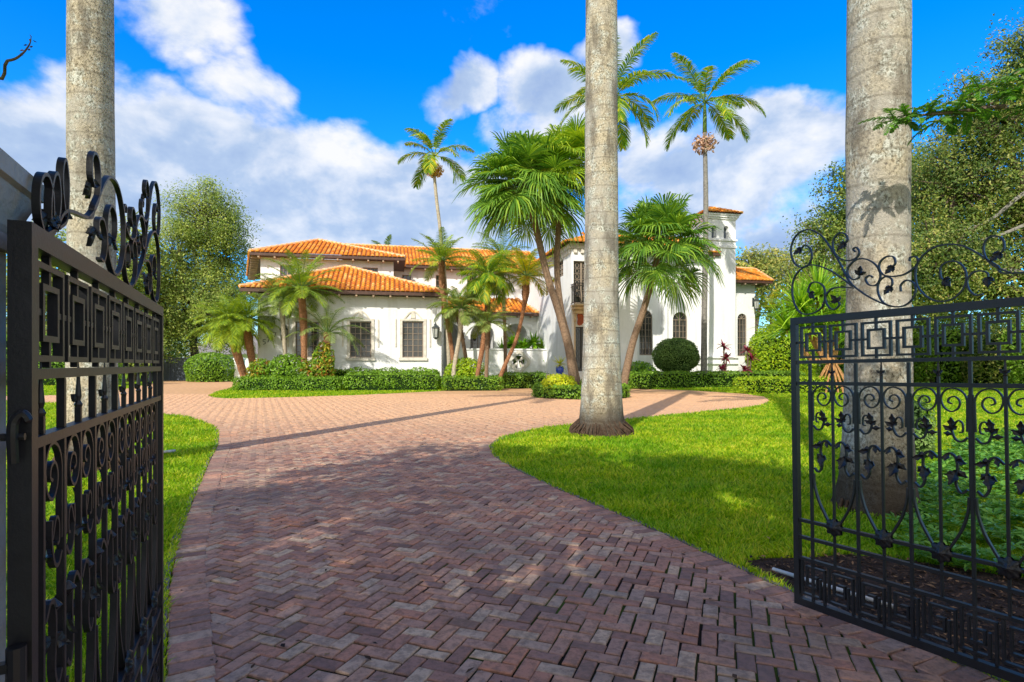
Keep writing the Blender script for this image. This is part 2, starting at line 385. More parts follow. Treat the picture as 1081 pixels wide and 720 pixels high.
def bush(name, label, x, y, rx, ry, h, mat, leaf=.12, n=900, group=None, z0=0, cat='shrub', rough=.18, big=False):
    o = empty(name, label, cat, (x, y, z0), (0, 0, 0), group)
    mb = MB(); st = MB()
    n = int(n * 1.7)
    u = rand_unit(n)
    r = 1 - rough * np.abs(rng.normal(size=n))
    w = np.sin(u[:, 0] * 5 + 1) * np.sin(u[:, 1] * 6) * np.cos(u[:, 2] * 5)
    r = r * (1 + rough * .8 * w)
    c = u * r[:, None] * np.array([rx, ry, h * .53]) + np.array([0, 0, h * .47])
    lowm = c[:, 2] < h * .42                    # the skirt comes straight down to the ground
    s_ = np.linalg.norm(c[:, :2] / np.array([rx, ry]), axis=1) + 1e-6
    k_ = np.where(lowm, np.maximum(1, (.9 - .12 * rng.random(n)) / s_), 1.0)
    c[:, 0] *= k_; c[:, 1] *= k_
    c[:, 2] = np.where(c[:, 2] < .04, rng.uniform(.03, h * .3, n), c[:, 2])
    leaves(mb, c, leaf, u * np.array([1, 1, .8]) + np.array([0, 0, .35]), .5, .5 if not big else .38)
    mb.build('foliage', mat, o)
    for k in range(7):
        a = k / 7 * 6.283 + rng.random()
        st.tube([(0, 0, 0), (math.cos(a) * rx * .3, math.sin(a) * ry * .3, h * .4), (math.cos(a) * rx * .6, math.sin(a) * ry * .6, h * .75)], [.03, .02, .008], 5)
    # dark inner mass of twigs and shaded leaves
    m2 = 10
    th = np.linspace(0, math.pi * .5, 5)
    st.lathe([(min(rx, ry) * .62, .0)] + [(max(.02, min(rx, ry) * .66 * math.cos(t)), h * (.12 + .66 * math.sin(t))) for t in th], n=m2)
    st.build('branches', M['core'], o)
    return o
def tree(name, label, base, trunk_r, fork, lobes, leaf, per, csig, mat, bark='bark', group=None, cat='tree', twig=.3, shell=.6, aspect=.5, flat=.75):
    base = np.array(base, float)
    o = empty(name, label, cat, base, (0, 0, 0), group)
    tb = MB(); lf = MB()
    top = np.array([rng.normal(0, .05) * fork, rng.normal(0, .05) * fork, fork])
    tb.tube([(0, 0, -.1), (0.02, 0, fork * .1), tuple(top * .5 + np.array([.06, .03, 0])), tuple(top)], [trunk_r * 1.5, trunk_r * 1.1, trunk_r * .9, trunk_r * .75], 10)
    for (lx, ly, lz, rx, ry, rz, nc) in lobes:
        ce = np.array([lx, ly, lz]) - base
        mid = (top + ce) / 2 + np.array([rng.normal(0, .3), rng.normal(0, .3), .25])
        tb.tube(spline([top * .92, mid, ce]), np.linspace(trunk_r * .55, trunk_r * .18, 13), 7)
        u = rand_unit(nc); rr = rng.random(nc) ** (1 / (3 + 4 * shell))
        w = 1 + .22 * np.sin(u[:, 0] * 4 + lx) * np.sin(u[:, 1] * 5 + ly) + .12 * rng.normal(size=nc)
        cl = ce + u * (rr * w)[:, None] * np.array([rx, ry, rz])
        for k in range(nc):
            if rng.random() < twig:
                a = ce + (cl[k] - ce) * rng.uniform(0, .35)
                mm = (a + cl[k]) / 2 + rng.normal(0, .12, 3)
                tb.tube([a, mm, cl[k]], [trunk_r * .16, trunk_r * .1, trunk_r * .035], 5, False)
        s = csig * rng.uniform(.5, 1.35, nc)
        pts = np.repeat(cl, per, 0) + rand_unit(nc * per) * (rng.random(nc * per) ** .45 * 1.9)[:, None] * np.repeat(s, per)[:, None] * np.array([1, 1, flat])
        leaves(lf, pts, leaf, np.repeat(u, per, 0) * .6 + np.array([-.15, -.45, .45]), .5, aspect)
    tb.build('trunk', M[bark], o, True)
    lf.build('crown', mat, o)
    return o

def frond(lf, st, base, az, elev, length, droop, leaflet, n, width=.03, vee=.35, plum=0., hang=.3, start=.18, seg=3):
    """pinnate palm leaf; lf takes the leaflets, st the midrib"""
    m = 9
    t = np.linspace(0, 1, m)
    ang = elev - droop * t ** 1.3
    ds = length / (m - 1)
    hx = np.concatenate([[0], np.cumsum(np.cos((ang[1:] + ang[:-1]) / 2) * ds)])
    hz = np.concatenate([[0], np.cumsum(np.sin((ang[1:] + ang[:-1]) / 2) * ds)])
    d = np.array([math.cos(az), math.sin(az), 0]); up = np.array([0, 0, 1.0]); sd = np.cross(d, up)
    sway = rng.normal(0, .05) * length
    pts = base + hx[:, None] * d + hz[:, None] * up + (t ** 2)[:, None] * sway * sd
    st.tube(pts, np.linspace(.03, .006, m) * (length / 2.5) ** .6, 5, False)
    tt = np.linspace(start, .99, n)
    ctr = np.stack([np.interp(tt, t, pts[:, k]) for k in range(3)], -1)
    tg = np.stack([np.interp(tt, t, np.gradient(pts[:, k])) for k in range(3)], -1); tg /= np.linalg.norm(tg, axis=1)[:, None]
    nu = np.cross(np.broadcast_to(sd, tg.shape), tg)
    prof = np.sin(np.clip((tt - start) / (1 - start), 0, 1) * math.pi * .82 + .42) ** .8
    L = leaflet * np.clip(prof, .25, 1)
    for sg in (-1, 1):
        v = vee + plum * rng.normal(size=n)
        dr = sg * sd * np.cos(v)[:, None] + nu * np.sin(v)[:, None] + tg * (.55 + .35 * tt)[:, None] + rng.normal(0, .07, (n, 3))
        dr /= np.linalg.norm(dr, axis=1)[:, None]
        k = np.linspace(0, 1, seg)
        sag = -hang * (k ** 2)[None, :, None] * L[:, None, None] * np.array([0, 0, 1.0])
        c = ctr[:, None] + dr[:, None] * (L[:, None] * k[None])[..., None] + sag
        wd = np.cross(dr, nu * .8 + up * .3 + .25 * rand_unit(n)); wd /= np.linalg.norm(wd, axis=1)[:, None] + 1e-9
        ww = width * np.array([.6, 1.0, .12] if seg == 3 else [.5, 1, .8, .1])[None, :, None] * np.ones((n, 1, 1))
        s2 = np.stack([c + wd[:, None] * ww / 2, c - wd[:, None] * ww / 2], 2)
        lf.strips(s2)
def fan_leaf(lf, st, base, az, elev, pet, rad, nseg=34, droop=.5, fold=.35):
    d = np.array([math.cos(az) * math.cos(elev), math.sin(az) * math.cos(elev), math.sin(elev)])
    sagv = np.array([0, 0, -1.0])
    pts = [base, base + d * pet * .5 + sagv * pet * .03, base + d * pet + sagv * pet * .14]
    st.tube(pts, [.022, .016, .012], 5, False)
    c = pts[2]
    ax = d * .95 + sagv * (.12 + .55 * droop * max(0, math.cos(elev)) ** 2); ax /= np.linalg.norm(ax)
    sd = np.cross(ax, np.array([0, 0, 1.0])); sd /= np.linalg.norm(sd) + 1e-9
    nu = np.cross(sd, ax)
    th = np.linspace(-2.35, 2.35, nseg) + rng.normal(0, .02, nseg)
    dr = ax * np.cos(th)[:, None] + sd * np.sin(th)[:, None] + nu * (fold * np.abs(np.sin(th)) - .1)[:, None]
    dr /= np.linalg.norm(dr, axis=1)[:, None]
    R_ = rad * (1 - .18 * (np.abs(th) / 2.35) ** 2) * (1 + rng.normal(0, .07, nseg))
    k = np.array([.03, .45, .75, 1.0])
    dp = droop * np.array([0, .02, .14, .5])
    ctr = c + dr[:, None] * (R_[:, None] * k[None])[..., None] + sagv * (R_[:, None] * dp[None])[..., None] * (1 + .5 * rng.random((nseg, 1, 1)))
    wd = np.cross(dr, nu); wd /= np.linalg.norm(wd, axis=1)[:, None] + 1e-9
    tilt = np.where(np.arange(nseg) % 2, .45, -.45)[:, None]
    wd = wd * np.cos(tilt) + nu * np.sin(tilt)
    step = 4.7 / nseg
    ww = rad * step * np.array([.03, .45, .42, .06])[None, :, None] * 1.05
    lf.strips(np.stack([ctr + wd[:, None] * ww / 2, ctr - wd[:, None] * ww / 2], 2))
def sphere_dirs(n, lo=-.4, hi=1.2):
    out = []
    for k in range(n):
        out.append((k * 2.39996 + rng.normal(0, .15), lo + (hi - lo) * ((k + .5) / n) ** .9 + rng.normal(0, .06)))
    return out
def palm(label, path, rads, bark, mat, nf, length, leaflet, nl, width, elev=(-.3, 1.2), droop=(.9, 1.6), shaft=None, group=None, hang=.35, plum=.1, vee=.35, seeds=None, cat='palm tree', start=.18, name='palm_tree'):
    path = np.array(path, float); b0 = path[0].copy()
    o = empty(name, label, cat, b0, (0, 0, 0), group)
    loc = path - b0
    tb = MB(); sp = spline(loc, 8)
    rr = np.interp(np.linspace(0, 1, len(sp)), np.linspace(0, 1, len(rads)), rads)
    rr = rr * (1 + .03 * np.sin(np.arange(len(sp)) * 2.1)); rr[0] *= 1.15
    sp[0][2] -= .05
    tb.tube(sp, rr, 10)
    if bark in ('palmred', 'palmbark'):
        nb = 260; tt = rng.uniform(.45, 1, nb) ** .7 * (len(sp) - 1.001); i0 = tt.astype(int); f = (tt - i0)[:, None]
        c = sp[i0] * (1 - f) + sp[i0 + 1] * f; a = rng.random(nb) * 6.283; rd_ = rr[i0]
        out = np.stack([np.cos(a), np.sin(a), np.zeros(nb)], -1); side = np.stack([-np.sin(a), np.cos(a), np.zeros(nb)], -1)
        q0 = c + out * rd_[:, None] * .92; L = rng.uniform(.06, .13, nb)[:, None]; up = np.array([0, 0, 1.0])
        tb.polys(np.stack([q0 - side * L * .4, q0 + side * L * .4, q0 + (out * .55 + up) * L + side * L * .12, q0 + (out * .55 + up) * L - side * L * .12], 1))
    tb.build('trunk', M[bark], o, bark == 'palmpale')
    top = loc[-1]
    if shaft:
        s = MB(); s.tube([top, top + np.array([0, 0, shaft[0] * .5]), top + np.array([0, 0, shaft[0]])], [rads[-1] * 1.15, rads[-1] * 1.05, rads[-1] * .6], 10)
        s.build('crownshaft', M[shaft[1]], o, True); top = top + np.array([0, 0, shaft[0] * .95])
    lf = MB(); st = MB()
    for az, el in sphere_dirs(nf, *elev):
        f = (el - elev[0]) / (elev[1] - elev[0])
        frond(lf, st, top + np.array([math.cos(az) * .04, math.sin(az) * .04, 0]), az, el, length * rng.uniform(.85, 1.1), rng.uniform(*droop) * (1.05 - .35 * f), leaflet, nl, width, vee, plum, hang, start)
    cr = lf.build('crown', mat, o)
    st.build('leaf_stems', M['shaft'], cr)
    if seeds:
        sd = MB(); n = seeds[2]
        u = rand_unit(n); r = rng.random(n) ** .4
        leaves(sd, u * r[:, None] * np.array([seeds[0], seeds[0], seeds[0] * .8]) + loc[-1] + np.array([0, 0, seeds[1]]), seeds[4], u, .3, .5)
        sd.build('seed_cluster', seeds[3], o)
    return o
def fan_palm(label, path, rads, mat, nf, pet, rad, group=None, elev=(-.75, 1.35), bark='palmbark', stretch=1.0):
    path = np.array(path, float); b0 = path[0].copy()
    o = empty('fan_palm', label, 'palm tree', b0, (0, 0, 0), group)
    loc = path - b0; tb = MB(); sp = spline(loc, 8)
    tb.tube(sp, np.interp(np.linspace(0, 1, len(sp)), np.linspace(0, 1, len(rads)), rads), 10); tb.build('trunk', M[bark], o, True)
    lf = MB(); st = MB()
    for az, el in sphere_dirs(nf, *elev):
        p = pet * rng.uniform(.75, 1.25) * (stretch if el > .5 else 1)
        fan_leaf(lf, st, loc[-1] + np.array([0, 0, rng.uniform(-.25, .25)]), az, el, p, rad * rng.uniform(.85, 1.1), 40, rng.uniform(.25, .85))
    cr = lf.build('crown', mat, o); st.build('leaf_stems', M['shaft'], cr)
    return o
#PART2
# ------------------------------------------------------------------ the setting
def sheet(name, poly, z, mat, kind='structure', res=None):
    mb = MB(); mb.add([(p[0], p[1], z) for p in poly], [tuple(range(len(poly)))])
    return tag(mb.build(name, mat), kind=kind)
sheet('ground', [(-900, -600), (900, -600), (900, 1500), (-900, 1500)], -.02, M['ground'])
sheet('lawn', [(-60, -12), (70, -12), (70, 90), (-60, 90)], 0, M['lawn'])
LEFT = [(.35, -1.1), (-.62, .85), G(174, 710), G(181, 607), G(198, 545), G(219, 493), G(227.5, 476), G(231, 465), G(229, 455), G(221, 448), G(193, 439.5), G(173, 438), G(130, 431), G(90, 427), G(0, 424)]
RIGHT = [(3.3, -.2), (2.32, 1.78), G(843, 631), G(753, 590), G(680.6, 557), G(626, 533.5), G(572, 510), G(536, 492), G(522, 482), G(517.5, 474), G(521.7, 466.7), G(539.7, 459.5), G(572, 452), G(608, 448.4), G(662, 443), G(717, 437.6), G(789, 430.4), G(806, 427), G(812, 423.5), G(806, 419), G(782, 415.5), G(731, 412.3), G(669.7, 410.5)]
LEFTS = [tuple(p) for p in spline(LEFT[1:12], 5)]; RIGHTS = [tuple(p) for p in spline(RIGHT[1:20], 5)]
FAR = [G(610, 412), G(570, 408), G(530, 409.5), G(490, 411.5), G(443, 414), G(372, 417.5), G(300, 419.8), G(245, 421), G(226, 420), G(220, 417.8), G(228, 414.5), G(247, 409), G(252, 402), G(172, 402), G(150, 407), G(130, 411), G(90, 417), G(0, 418.5)]
DRIVE = [(-4, -4.5), LEFT[0]] + LEFTS + [tuple(p) for p in LEFT[12:]] + [tuple(p) for p in FAR[::-1]] + [tuple(p) for p in RIGHT[:19:-1]] + RIGHTS[::-1] + [RIGHT[0], (6, -4.5)]
MULCH = [G(782, 594), G(812, 590), G(850, 590), G(890, 586), G(940, 590), G(1010, 600), G(1081, 612), (4.6, 2.6), (5.6, .4), (2.5, 1.7), G(880, 652), G(843, 630)]
def driveway():
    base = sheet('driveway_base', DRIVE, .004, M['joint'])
    mb = MB()
    W = .082; L2 = 2 * W
    ang = R(69); ca, sa = math.cos(ang), math.sin(ang)
    n0, n1 = -330, 330
    cc, rr = np.meshgrid(np.arange(n0 - 70, n1 + 70), np.arange(n0 - 70, n1 + 70), indexing='ij')
    mm = (cc - rr) % 4
    H = np.stack([cc[mm == 0], rr[mm == 0]], -1).astype(float); Vv = np.stack([cc[mm == 3], rr[mm == 3]], -1).astype(float)
    cen = np.concatenate([(H + [1, .5]), (Vv + [.5, 1])]) * W
    typ = np.concatenate([np.zeros(len(H)), np.ones(len(Vv))])
    wx = cen[:, 0] * ca - cen[:, 1] * sa; wy = cen[:, 0] * sa + cen[:, 1] * ca + 10
    pts = np.stack([wx, wy], -1)
    k = (wy > -2) & (wy < 26) & (np.abs(wx) < 1.05 * np.maximum(wy, 0) + 3.5)
    pts, typ = pts[k], typ[k]
    k = inside(pts, DRIVE) & ~inside(pts, MULCH); pts, typ = pts[k], typ[k]
    rot = ang + np.where(typ > .5, math.pi / 2, 0)
    def lay(pts, rot, ln, wd, top, jit):
        n = len(pts)
        rot = rot + rng.normal(0, .018, n); pts = pts + rng.normal(0, .0018, pts.shape)
        near = pts[:, 1] < 14
        e = np.stack([np.cos(rot), np.sin(rot)], -1); f = np.stack([-e[:, 1], e[:, 0]], -1)
        zc = top + rng.normal(0, .0022 * jit, n); tx = rng.normal(0, .014 * jit, n); ty = rng.normal(0, .022 * jit, n)
        hl = ln / 2 - .0045 + rng.normal(0, .0018, n); hw = wd / 2 - .0045 + rng.normal(0, .0015, n)
        def ring(inset, dz):
            out = []
            for sx, sy in ((-1, -1), (1, -1), (1, 1), (-1, 1)):
                a = sx * (hl - inset); b = sy * (hw - inset)
                xy = pts + e * a[:, None] + f * b[:, None]
                out.append(np.concatenate([xy, (zc + dz + a * tx + b * ty)[:, None]], 1))
            return np.stack(out, 1)
        r0, r1, r2 = ring(0, -.016), ring(0, -.004), ring(.005, 0)
        allv = np.concatenate([r0, r1, r2], 1)
        fs = np.array([(8, 9, 10, 11)] + [(i, (i + 1) % 4, 4 + (i + 1) % 4, 4 + i) for i in range(4)] + [(4 + i, 4 + (i + 1) % 4, 8 + (i + 1) % 4, 8 + i) for i in range(4)])
        idx = (np.arange(n) * 12)[:, None, None] + fs[None] + mb.n
        mb.F.append((4, idx.reshape(-1, 4))); mb.V.append(allv.reshape(-1, 3)); mb.n += n * 12
    lay(pts, rot, L2, W, .014, 1)
    def border(line, side, wd=.2):
        p = np.array(line); s = np.concatenate([[0], np.cumsum(np.linalg.norm(np.diff(p, axis=0), axis=1))])
        q = np.arange(.05, s[-1], .1)
        x = np.interp(q, s, p[:, 0]); y = np.interp(q, s, p[:, 1])
        x2 = np.interp(q + .05, s, p[:, 0]); y2 = np.interp(q + .05, s, p[:, 1]); x1 = np.interp(q - .05, s, p[:, 0]); y1 = np.interp(q - .05, s, p[:, 1])
        t = np.arctan2(y2 - y1, x2 - x1)
        nx, ny = -np.sin(t) * side, np.cos(t) * side
        pp = np.stack([x + nx * wd / 2, y + ny * wd / 2], -1)
        pp = pp + rng.normal(0, .003, pp.shape)
        lay(pp, t + math.pi / 2, wd, .1, .019, .9)
    border(LEFTS, -1); border(RIGHTS, 1)
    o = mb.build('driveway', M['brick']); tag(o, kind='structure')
    # thin concrete edging set on the lawn side
    eb = MB()
    for line, sd in ((LEFTS, 1), (RIGHTS, -1)):
        p = np.array(line); t = np.gradient(p, axis=0); t /= np.linalg.norm(t, axis=1)[:, None]
        nr = np.stack([-t[:, 1], t[:, 0]], -1) * sd
        a = p + nr * .004; b = p + nr * .05
        v = []
        for i in range(len(p)): v += [(a[i][0], a[i][1], .001), (a[i][0], a[i][1], .02), (b[i][0], b[i][1], .017), (b[i][0], b[i][1], .001)]
        eb.add(v, [(i * 4 + j, i * 4 + (j + 1) % 4, i * 4 + 4 + (j + 1) % 4, i * 4 + 4 + j) for i in range(len(p) - 1) for j in range(4)])
    tag(eb.build('edging', plain('edging_concrete', (.16, .14, .12), .9, 0, .4, 6)), kind='structure')
driveway()
sheet('mulch_bed', MULCH, .006, M['mulch'])
BEDS = [[G(250, 413.5), G(362, 413.5), G(465, 411.5), G(470, 409), (-4.5, 33.4), (-15, 31), (-15.5, 33)]]

def chips():
    xs = rng.uniform(1.2, 5.7, 30000); ys = rng.uniform(.3, 5.6, 30000)
    p = np.stack([xs, ys], -1); p = p[inside(p, MULCH)][:12000]
    mb = MB(); c = np.concatenate([p, rng.uniform(.008, .03, (len(p), 1))], 1)
    leaves(mb, c, .034, np.tile([0, 0, 1.0], (len(c), 1)), .7, .35, .6)
    tag(mb.build('mulch', M['chips']), kind='stuff')
chips()

TR = {'c': G(637, 458), 'r': G(926, 538), 'l': (-5.42, 7.35)}
PL = (2.85, 23.7); PLR = 1.95
def grass():
    N = 1500000
    Y = np.exp(rng.uniform(math.log(1.6), math.log(36), N))
    X = (Y * 1.05 + .5) * rng.uniform(-1.0, 1.0, N)
    keepp = rng.random(N) < .5
    p = np.stack([X, Y], -1)[keepp]
    k = ~inside(p, DRIVE)
    p = p[k]
    p = p[~inside(p, MULCH) | (rng.random(len(p)) < .0)]
    for c, r in ((TR['c'], .5), (TR['r'], .34), (TR['l'], .4), (PL, PLR + .1)):
        p = p[np.hypot(p[:, 0] - c[0], p[:, 1] - c[1]) > r]
    p = p[~inside(p, [(-.55, .7), (-1.0, 1.05), (-2, 0), (-2, -1)])]
    n = len(p); Yd = p[:, 1]
    h = .040 * (1 + .035 * Yd) * rng.uniform(.55, 1.35, n)
    w = .0042 + .0013 * Yd
    # clumps: blades lean together
    lean = .35 * np.stack([np.sin(p[:, 0] * 9 + 2 * np.sin(p[:, 1] * 7)), np.cos(p[:, 1] * 8 + np.sin(p[:, 0] * 11))], -1) + rng.normal(0, .45, (n, 2))
    a = rng.uniform(0, math.pi, n)
    d = np.stack([np.cos(a), np.sin(a)], -1) * w[:, None] / 2
    z0 = np.zeros((n, 1)) + .001
    b1 = np.concatenate([p + d, z0], 1); b2 = np.concatenate([p - d, z0], 1)
    mid = p + lean * (h * .45)[:, None]
    m1 = np.concatenate([mid + d * .8, (h * .62)[:, None]], 1); m2 = np.concatenate([mid - d * .8, (h * .62)[:, None]], 1)
    tip = np.concatenate([p + lean * h[:, None] * 1.1, (h * .98)[:, None]], 1)
    v = np.stack([b1, b2, m2, m1, tip], 1).reshape(-1, 3)
    mb = MB(); i = np.arange(n) * 5
    mb.V.append(v); mb.n += len(v)
    mb.F.append((4, np.stack([i, i + 1, i + 2, i + 3], -1))); mb.F.append((3, np.stack([i + 3, i + 2, i + 4], -1)))
    tag(mb.build('grass', M['grass']), kind='stuff')
grass()

# ------------------------------------------------------------------ the house
PHI = R(12); E1 = np.array([math.cos(PHI), math.sin(PHI)]); E2 = np.array([-math.sin(PHI), math.cos(PHI)])
O = np.array([-14.0, 31.4])
def hp(x, y, d):
    rx = (x - CX) / F
    Y = (d + O @ E2) / (rx * E2[0] + E2[1])
    q = np.array([rx * Y, Y]) - O
    return q @ E1, CH + (H0 - y) / F * Y
def hs(x, d): return hp(x, 380, d)[0]
def hz(x, y, d): return hp(x, y, d)[1]
house = empty('house', 'white stucco Mediterranean house with orange barrel tile roofs and a square tower', 'house', (O[0], O[1], 0), (0, 0, PHI))

def cut(o, cb):
    c = cb.build('cutter', M['stucco'])
    c.matrix_world = o.matrix_world if o.parent is None else o.parent.matrix_basis
    md = o.modifiers.new('b', 'BOOLEAN'); md.object = c; md.operation = 'DIFFERENCE'; md.solver = 'EXACT'
    bpy.context.view_layer.update()
    dg = bpy.context.evaluated_depsgraph_get()
    me = bpy.data.meshes.new_from_object(o.evaluated_get(dg))
    o.modifiers.clear(); o.data = me
    bpy.data.objects.remove(c)
def arch_poly(s0, s1, z0, z1, n=12, rise=None):
    r = (s1 - s0) / 2 if rise is None else rise
    c = (s0 + s1) / 2; hw = (s1 - s0) / 2
    return [(s0, z0), (s1, z0)] + [(c + hw * math.cos(t), z1 - r + r * math.sin(t)) for t in np.linspace(0, math.pi, n)]
def window(s0, s1, z0, z1, d, arch=False, cols=4, rows=6, label=None, split=True, inset=.10):
    """opening at wall plane d (front faces -d); frame with glazing bars, glass pane behind"""
    w = MB(); t = .055
    y0, y1 = d + inset - .03, d + inset + .03
    zs = z1 - (s1 - s0) / 2 if arch else z1
    w.bb(s0, s0 + t, y0, y1, z0, zs); w.bb(s1 - t, s1, y0, y1, z0, zs); w.bb(s0 + t, s1 - t, y0, y1, z0, z0 + t)
    if not arch: w.bb(s0 + t, s1 - t, y0, y1, z1 - t, z1)
    else:
        c = (s0 + s1) / 2; hw = (s1 - s0) / 2
        th = np.linspace(0, math.pi, 13)
        w2 = [(c + (hw - t / 2) * math.cos(a), zs + (hw - t / 2) * math.sin(a)) for a in th]
        v = MB(); v.ribbon(w2, t, .06)
        for q in v.V: q[:, 1] += d + inset
        for q, f in zip(v.V, v.F): pass
        off = w.n
        for q in v.V: w.V.append(q)
        for kk, f in v.F: w.F.append((kk, f + off))
        w.n += v.n
        w.bb(s0 + t, s1 - t, y0, y1, zs - .03, zs + .03)
        for a in (.25, .5, .75):
            ax, az = math.cos(a * math.pi), math.sin(a * math.pi)
            Rm = np.array([[az, 0, ax], [0, 1, 0], [-ax, 0, az]])
            w.box((c + ax * hw * .5, d + inset, zs + az * hw * .5 + .015), (.03, .045, hw * .9), Rm)
    m = .026
    for i in range(1, cols):
        s = s0 + (s1 - s0) * i / cols; mm = m * (2.2 if (split and i * 2 == cols) else 1)
        w.bb(s - mm / 2, s + mm / 2, y0 + .008, y1 - .008, z0 + t, zs)
    for j in range(1, rows):
        z = z0 + (zs - z0) * j / rows
        w.bb(s0 + t, s1 - t, y0 + .012, y1 - .012, z - m / 2, z + m / 2)
    f = w.build('window', M['winframe'], house)
    if label: f['label'] = label
    g = MB(); pol = arch_poly(s0 + .004, s1 - .004, z0 + .004, z1 - .004) if arch else [(s0 + .004, z0 + .004), (s1 - .004, z0 + .004), (s1 - .004, z1 - .004), (s0 + .004, z1 - .004)]
    g.prism(pol, d + inset + .032, d + inset + .045)
    g.build('pane', M['glass'], f)
    return f
def opening(cb, s0, s1, z0, z1, d, depth=.25, arch=False):
    pol = arch_poly(s0, s1, z0, z1) if arch else [(s0, z0), (s1, z0), (s1, z1), (s0, z1)]
    cb.prism(pol, d - .3, d + depth)

def tiles(mb, base, poly, eave_over=.06, cw=.27, tl=.42):
    """barrel tiles over a planar polygon whose first edge is the eave"""
    p = np.array(poly, float); e = p[1] - p[0]; e /= np.linalg.norm(e)
    n = np.cross(p[1] - p[0], p[2] - p[0]); n /= np.linalg.norm(n)
    if n[2] < 0: n = -n
    g = np.cross(n, e); g /= np.linalg.norm(g)
    if np.dot(p[2] - p[0], g) < 0: g = -g
    a = (p - p[0]) @ e; b = (p - p[0]) @ g
    base.add(p, [tuple(range(len(p)))])
    lo, hi = a.min(), a.max(); nc = max(1, int(round((hi - lo) / cw))); step = (hi - lo) / nc
    th = np.linspace(0, math.pi, 6)
    for i in range(nc):
        ac = lo + (i + .5) * step; bs = []
        for j in range(len(p)):
            a0, a1 = a[j], a[(j + 1) % len(p)]
            if (a0 - ac) * (a1 - ac) < 0: bs.append(b[j] + (ac - a0) / (a1 - a0) * (b[(j + 1) % len(p)] - b[j]))
        if len(bs) < 2: continue
        b0, b1 = min(bs) - eave_over, max(bs)
        k = max(1, int(math.ceil((b1 - b0) / tl)))
        for j in range(k):
            u0 = b0 + j * tl; u1 = min(u0 + tl * 1.08, b1 + .02)
            if u1 - u0 < .05: continue
            r0, r1 = step * .36, step * .29; jit = rng.normal(0, .006)
            v = []
            for (u, r, h) in ((u0, r0, .035), (u1, r1, .005)):
                for t in th:
                    v.append(p[0] + e * (ac + jit + r * math.cos(t)) + g * u + n * (h + r * .95 * math.sin(t)))
            mb.add(v, [(t, t + 1, t + 7, t + 6) for t in range(5)] + [(0, 1, 2, 3, 4, 5)])
def ridge(mb, a, b, r=.11):
    a = np.array(a, float); b = np.array(b, float); L = np.linalg.norm(b - a); k = max(1, int(L / .4)); d = (b - a) / k
    for i in range(k):
        q0 = a + d * i; q1 = a + d * (i + 1.08)
        mb.tube([q0 + np.array([0, 0, .05]), q1 + np.array([0, 0, .03])], [r, r * .82], 8)
def roof_hip(corners, apex, faces, wall_rect, name='roof', fasc=.20):
    """corners FL,FR,BR,BL (s,d,z) ; apex list; faces: lists of points, eave edge first"""
    tb = MB(); bs = MB(); rd = MB()
    for f in faces: tiles(tb, bs, f)
    o = bs.build(name, M['tilebase'], house); tb.build('tiles', M['tile'], o)
    return o, rd
def eaves(corners, wall, zb, fasc=.16, tail_edges=(0,), step=.95):
    """fascia board and soffit between the roof edge ring and the wall ring"""
    m = MB(); n = len(corners)
    c = np.array(corners, float); w = np.array([(p[0], p[1], 0) for p in wall], float)
    v = []
    for i in range(n):
        v += [c[i] - (0, 0, .02), c[i] - (0, 0, fasc), (w[i][0], w[i][1], c[i][2] - fasc + .03)]
    fs = []
    for i in range(n):
        j = (i + 1) % n
        fs += [(i * 3, j * 3, j * 3 + 1, i * 3 + 1), (i * 3 + 1, j * 3 + 1, j * 3 + 2, i * 3 + 2)]
    m.add(v, fs)
    o = m.build('eave', M['wood'], house)
    for i in tail_edges:
        j = (i + 1) % n
        L = np.linalg.norm(c[j] - c[i]); k = int(L / step)
        d = (c[j] - c[i]) / L
        nr = np.array([-d[1], d[0], 0])
        for q in range(k + 1):
            s = (q + .5) / (k + 1)
            a = c[i] + (c[j] - c[i]) * s
            wz = a[2] - fasc
            Rm = np.stack([d, nr, [0, 0, 1]], 1)
            t = MB(); t.box(a + nr * .30 + np.array([0, 0, -fasc - .055]), (.10, .50, .12), Rm); t.build('rafter_tail', M['tail'], o)
    return o
def lantern(s, z, d, k=1.0, name='wall_lantern'):
    b = MB()
    b.bb(s - .05 * k, s + .05 * k, d - .03, d - .002, z - .12 * k, z + .30 * k)
    b.tube(spline([(s, d - .03, z + .2 * k), (s, d - .16 * k, z + .36 * k), (s, d - .26 * k, z + .28 * k)], 5), .018 * k, 6)
    b.lathe([(.02, .26 * k), (.15 * k, .15 * k), (.16 * k, .12 * k)], (s, d - .26 * k, z), 6)
    b.lathe([(.10 * k, -.26 * k), (.11 * k, -.24 * k), (.03 * k, -.32 * k)], (s, d - .26 * k, z), 6)
    for a in range(6):
        t = a / 6 * 6.283
        b.tube([(s + .13 * k * math.cos(t), d - .26 * k + .13 * k * math.sin(t), z + .12 * k), (s + .095 * k * math.cos(t), d - .26 * k + .095 * k * math.sin(t), z - .25 * k)], .011 * k, 4)
    o = b.build(name, M['lantern'], house)
    g = MB(); g.lathe([(.085 * k, -.235 * k), (.118 * k, .118 * k)], (s, d - .26 * k, z), 6); g.build('lamp_glass', M['lantern_glass'], o)
    return o
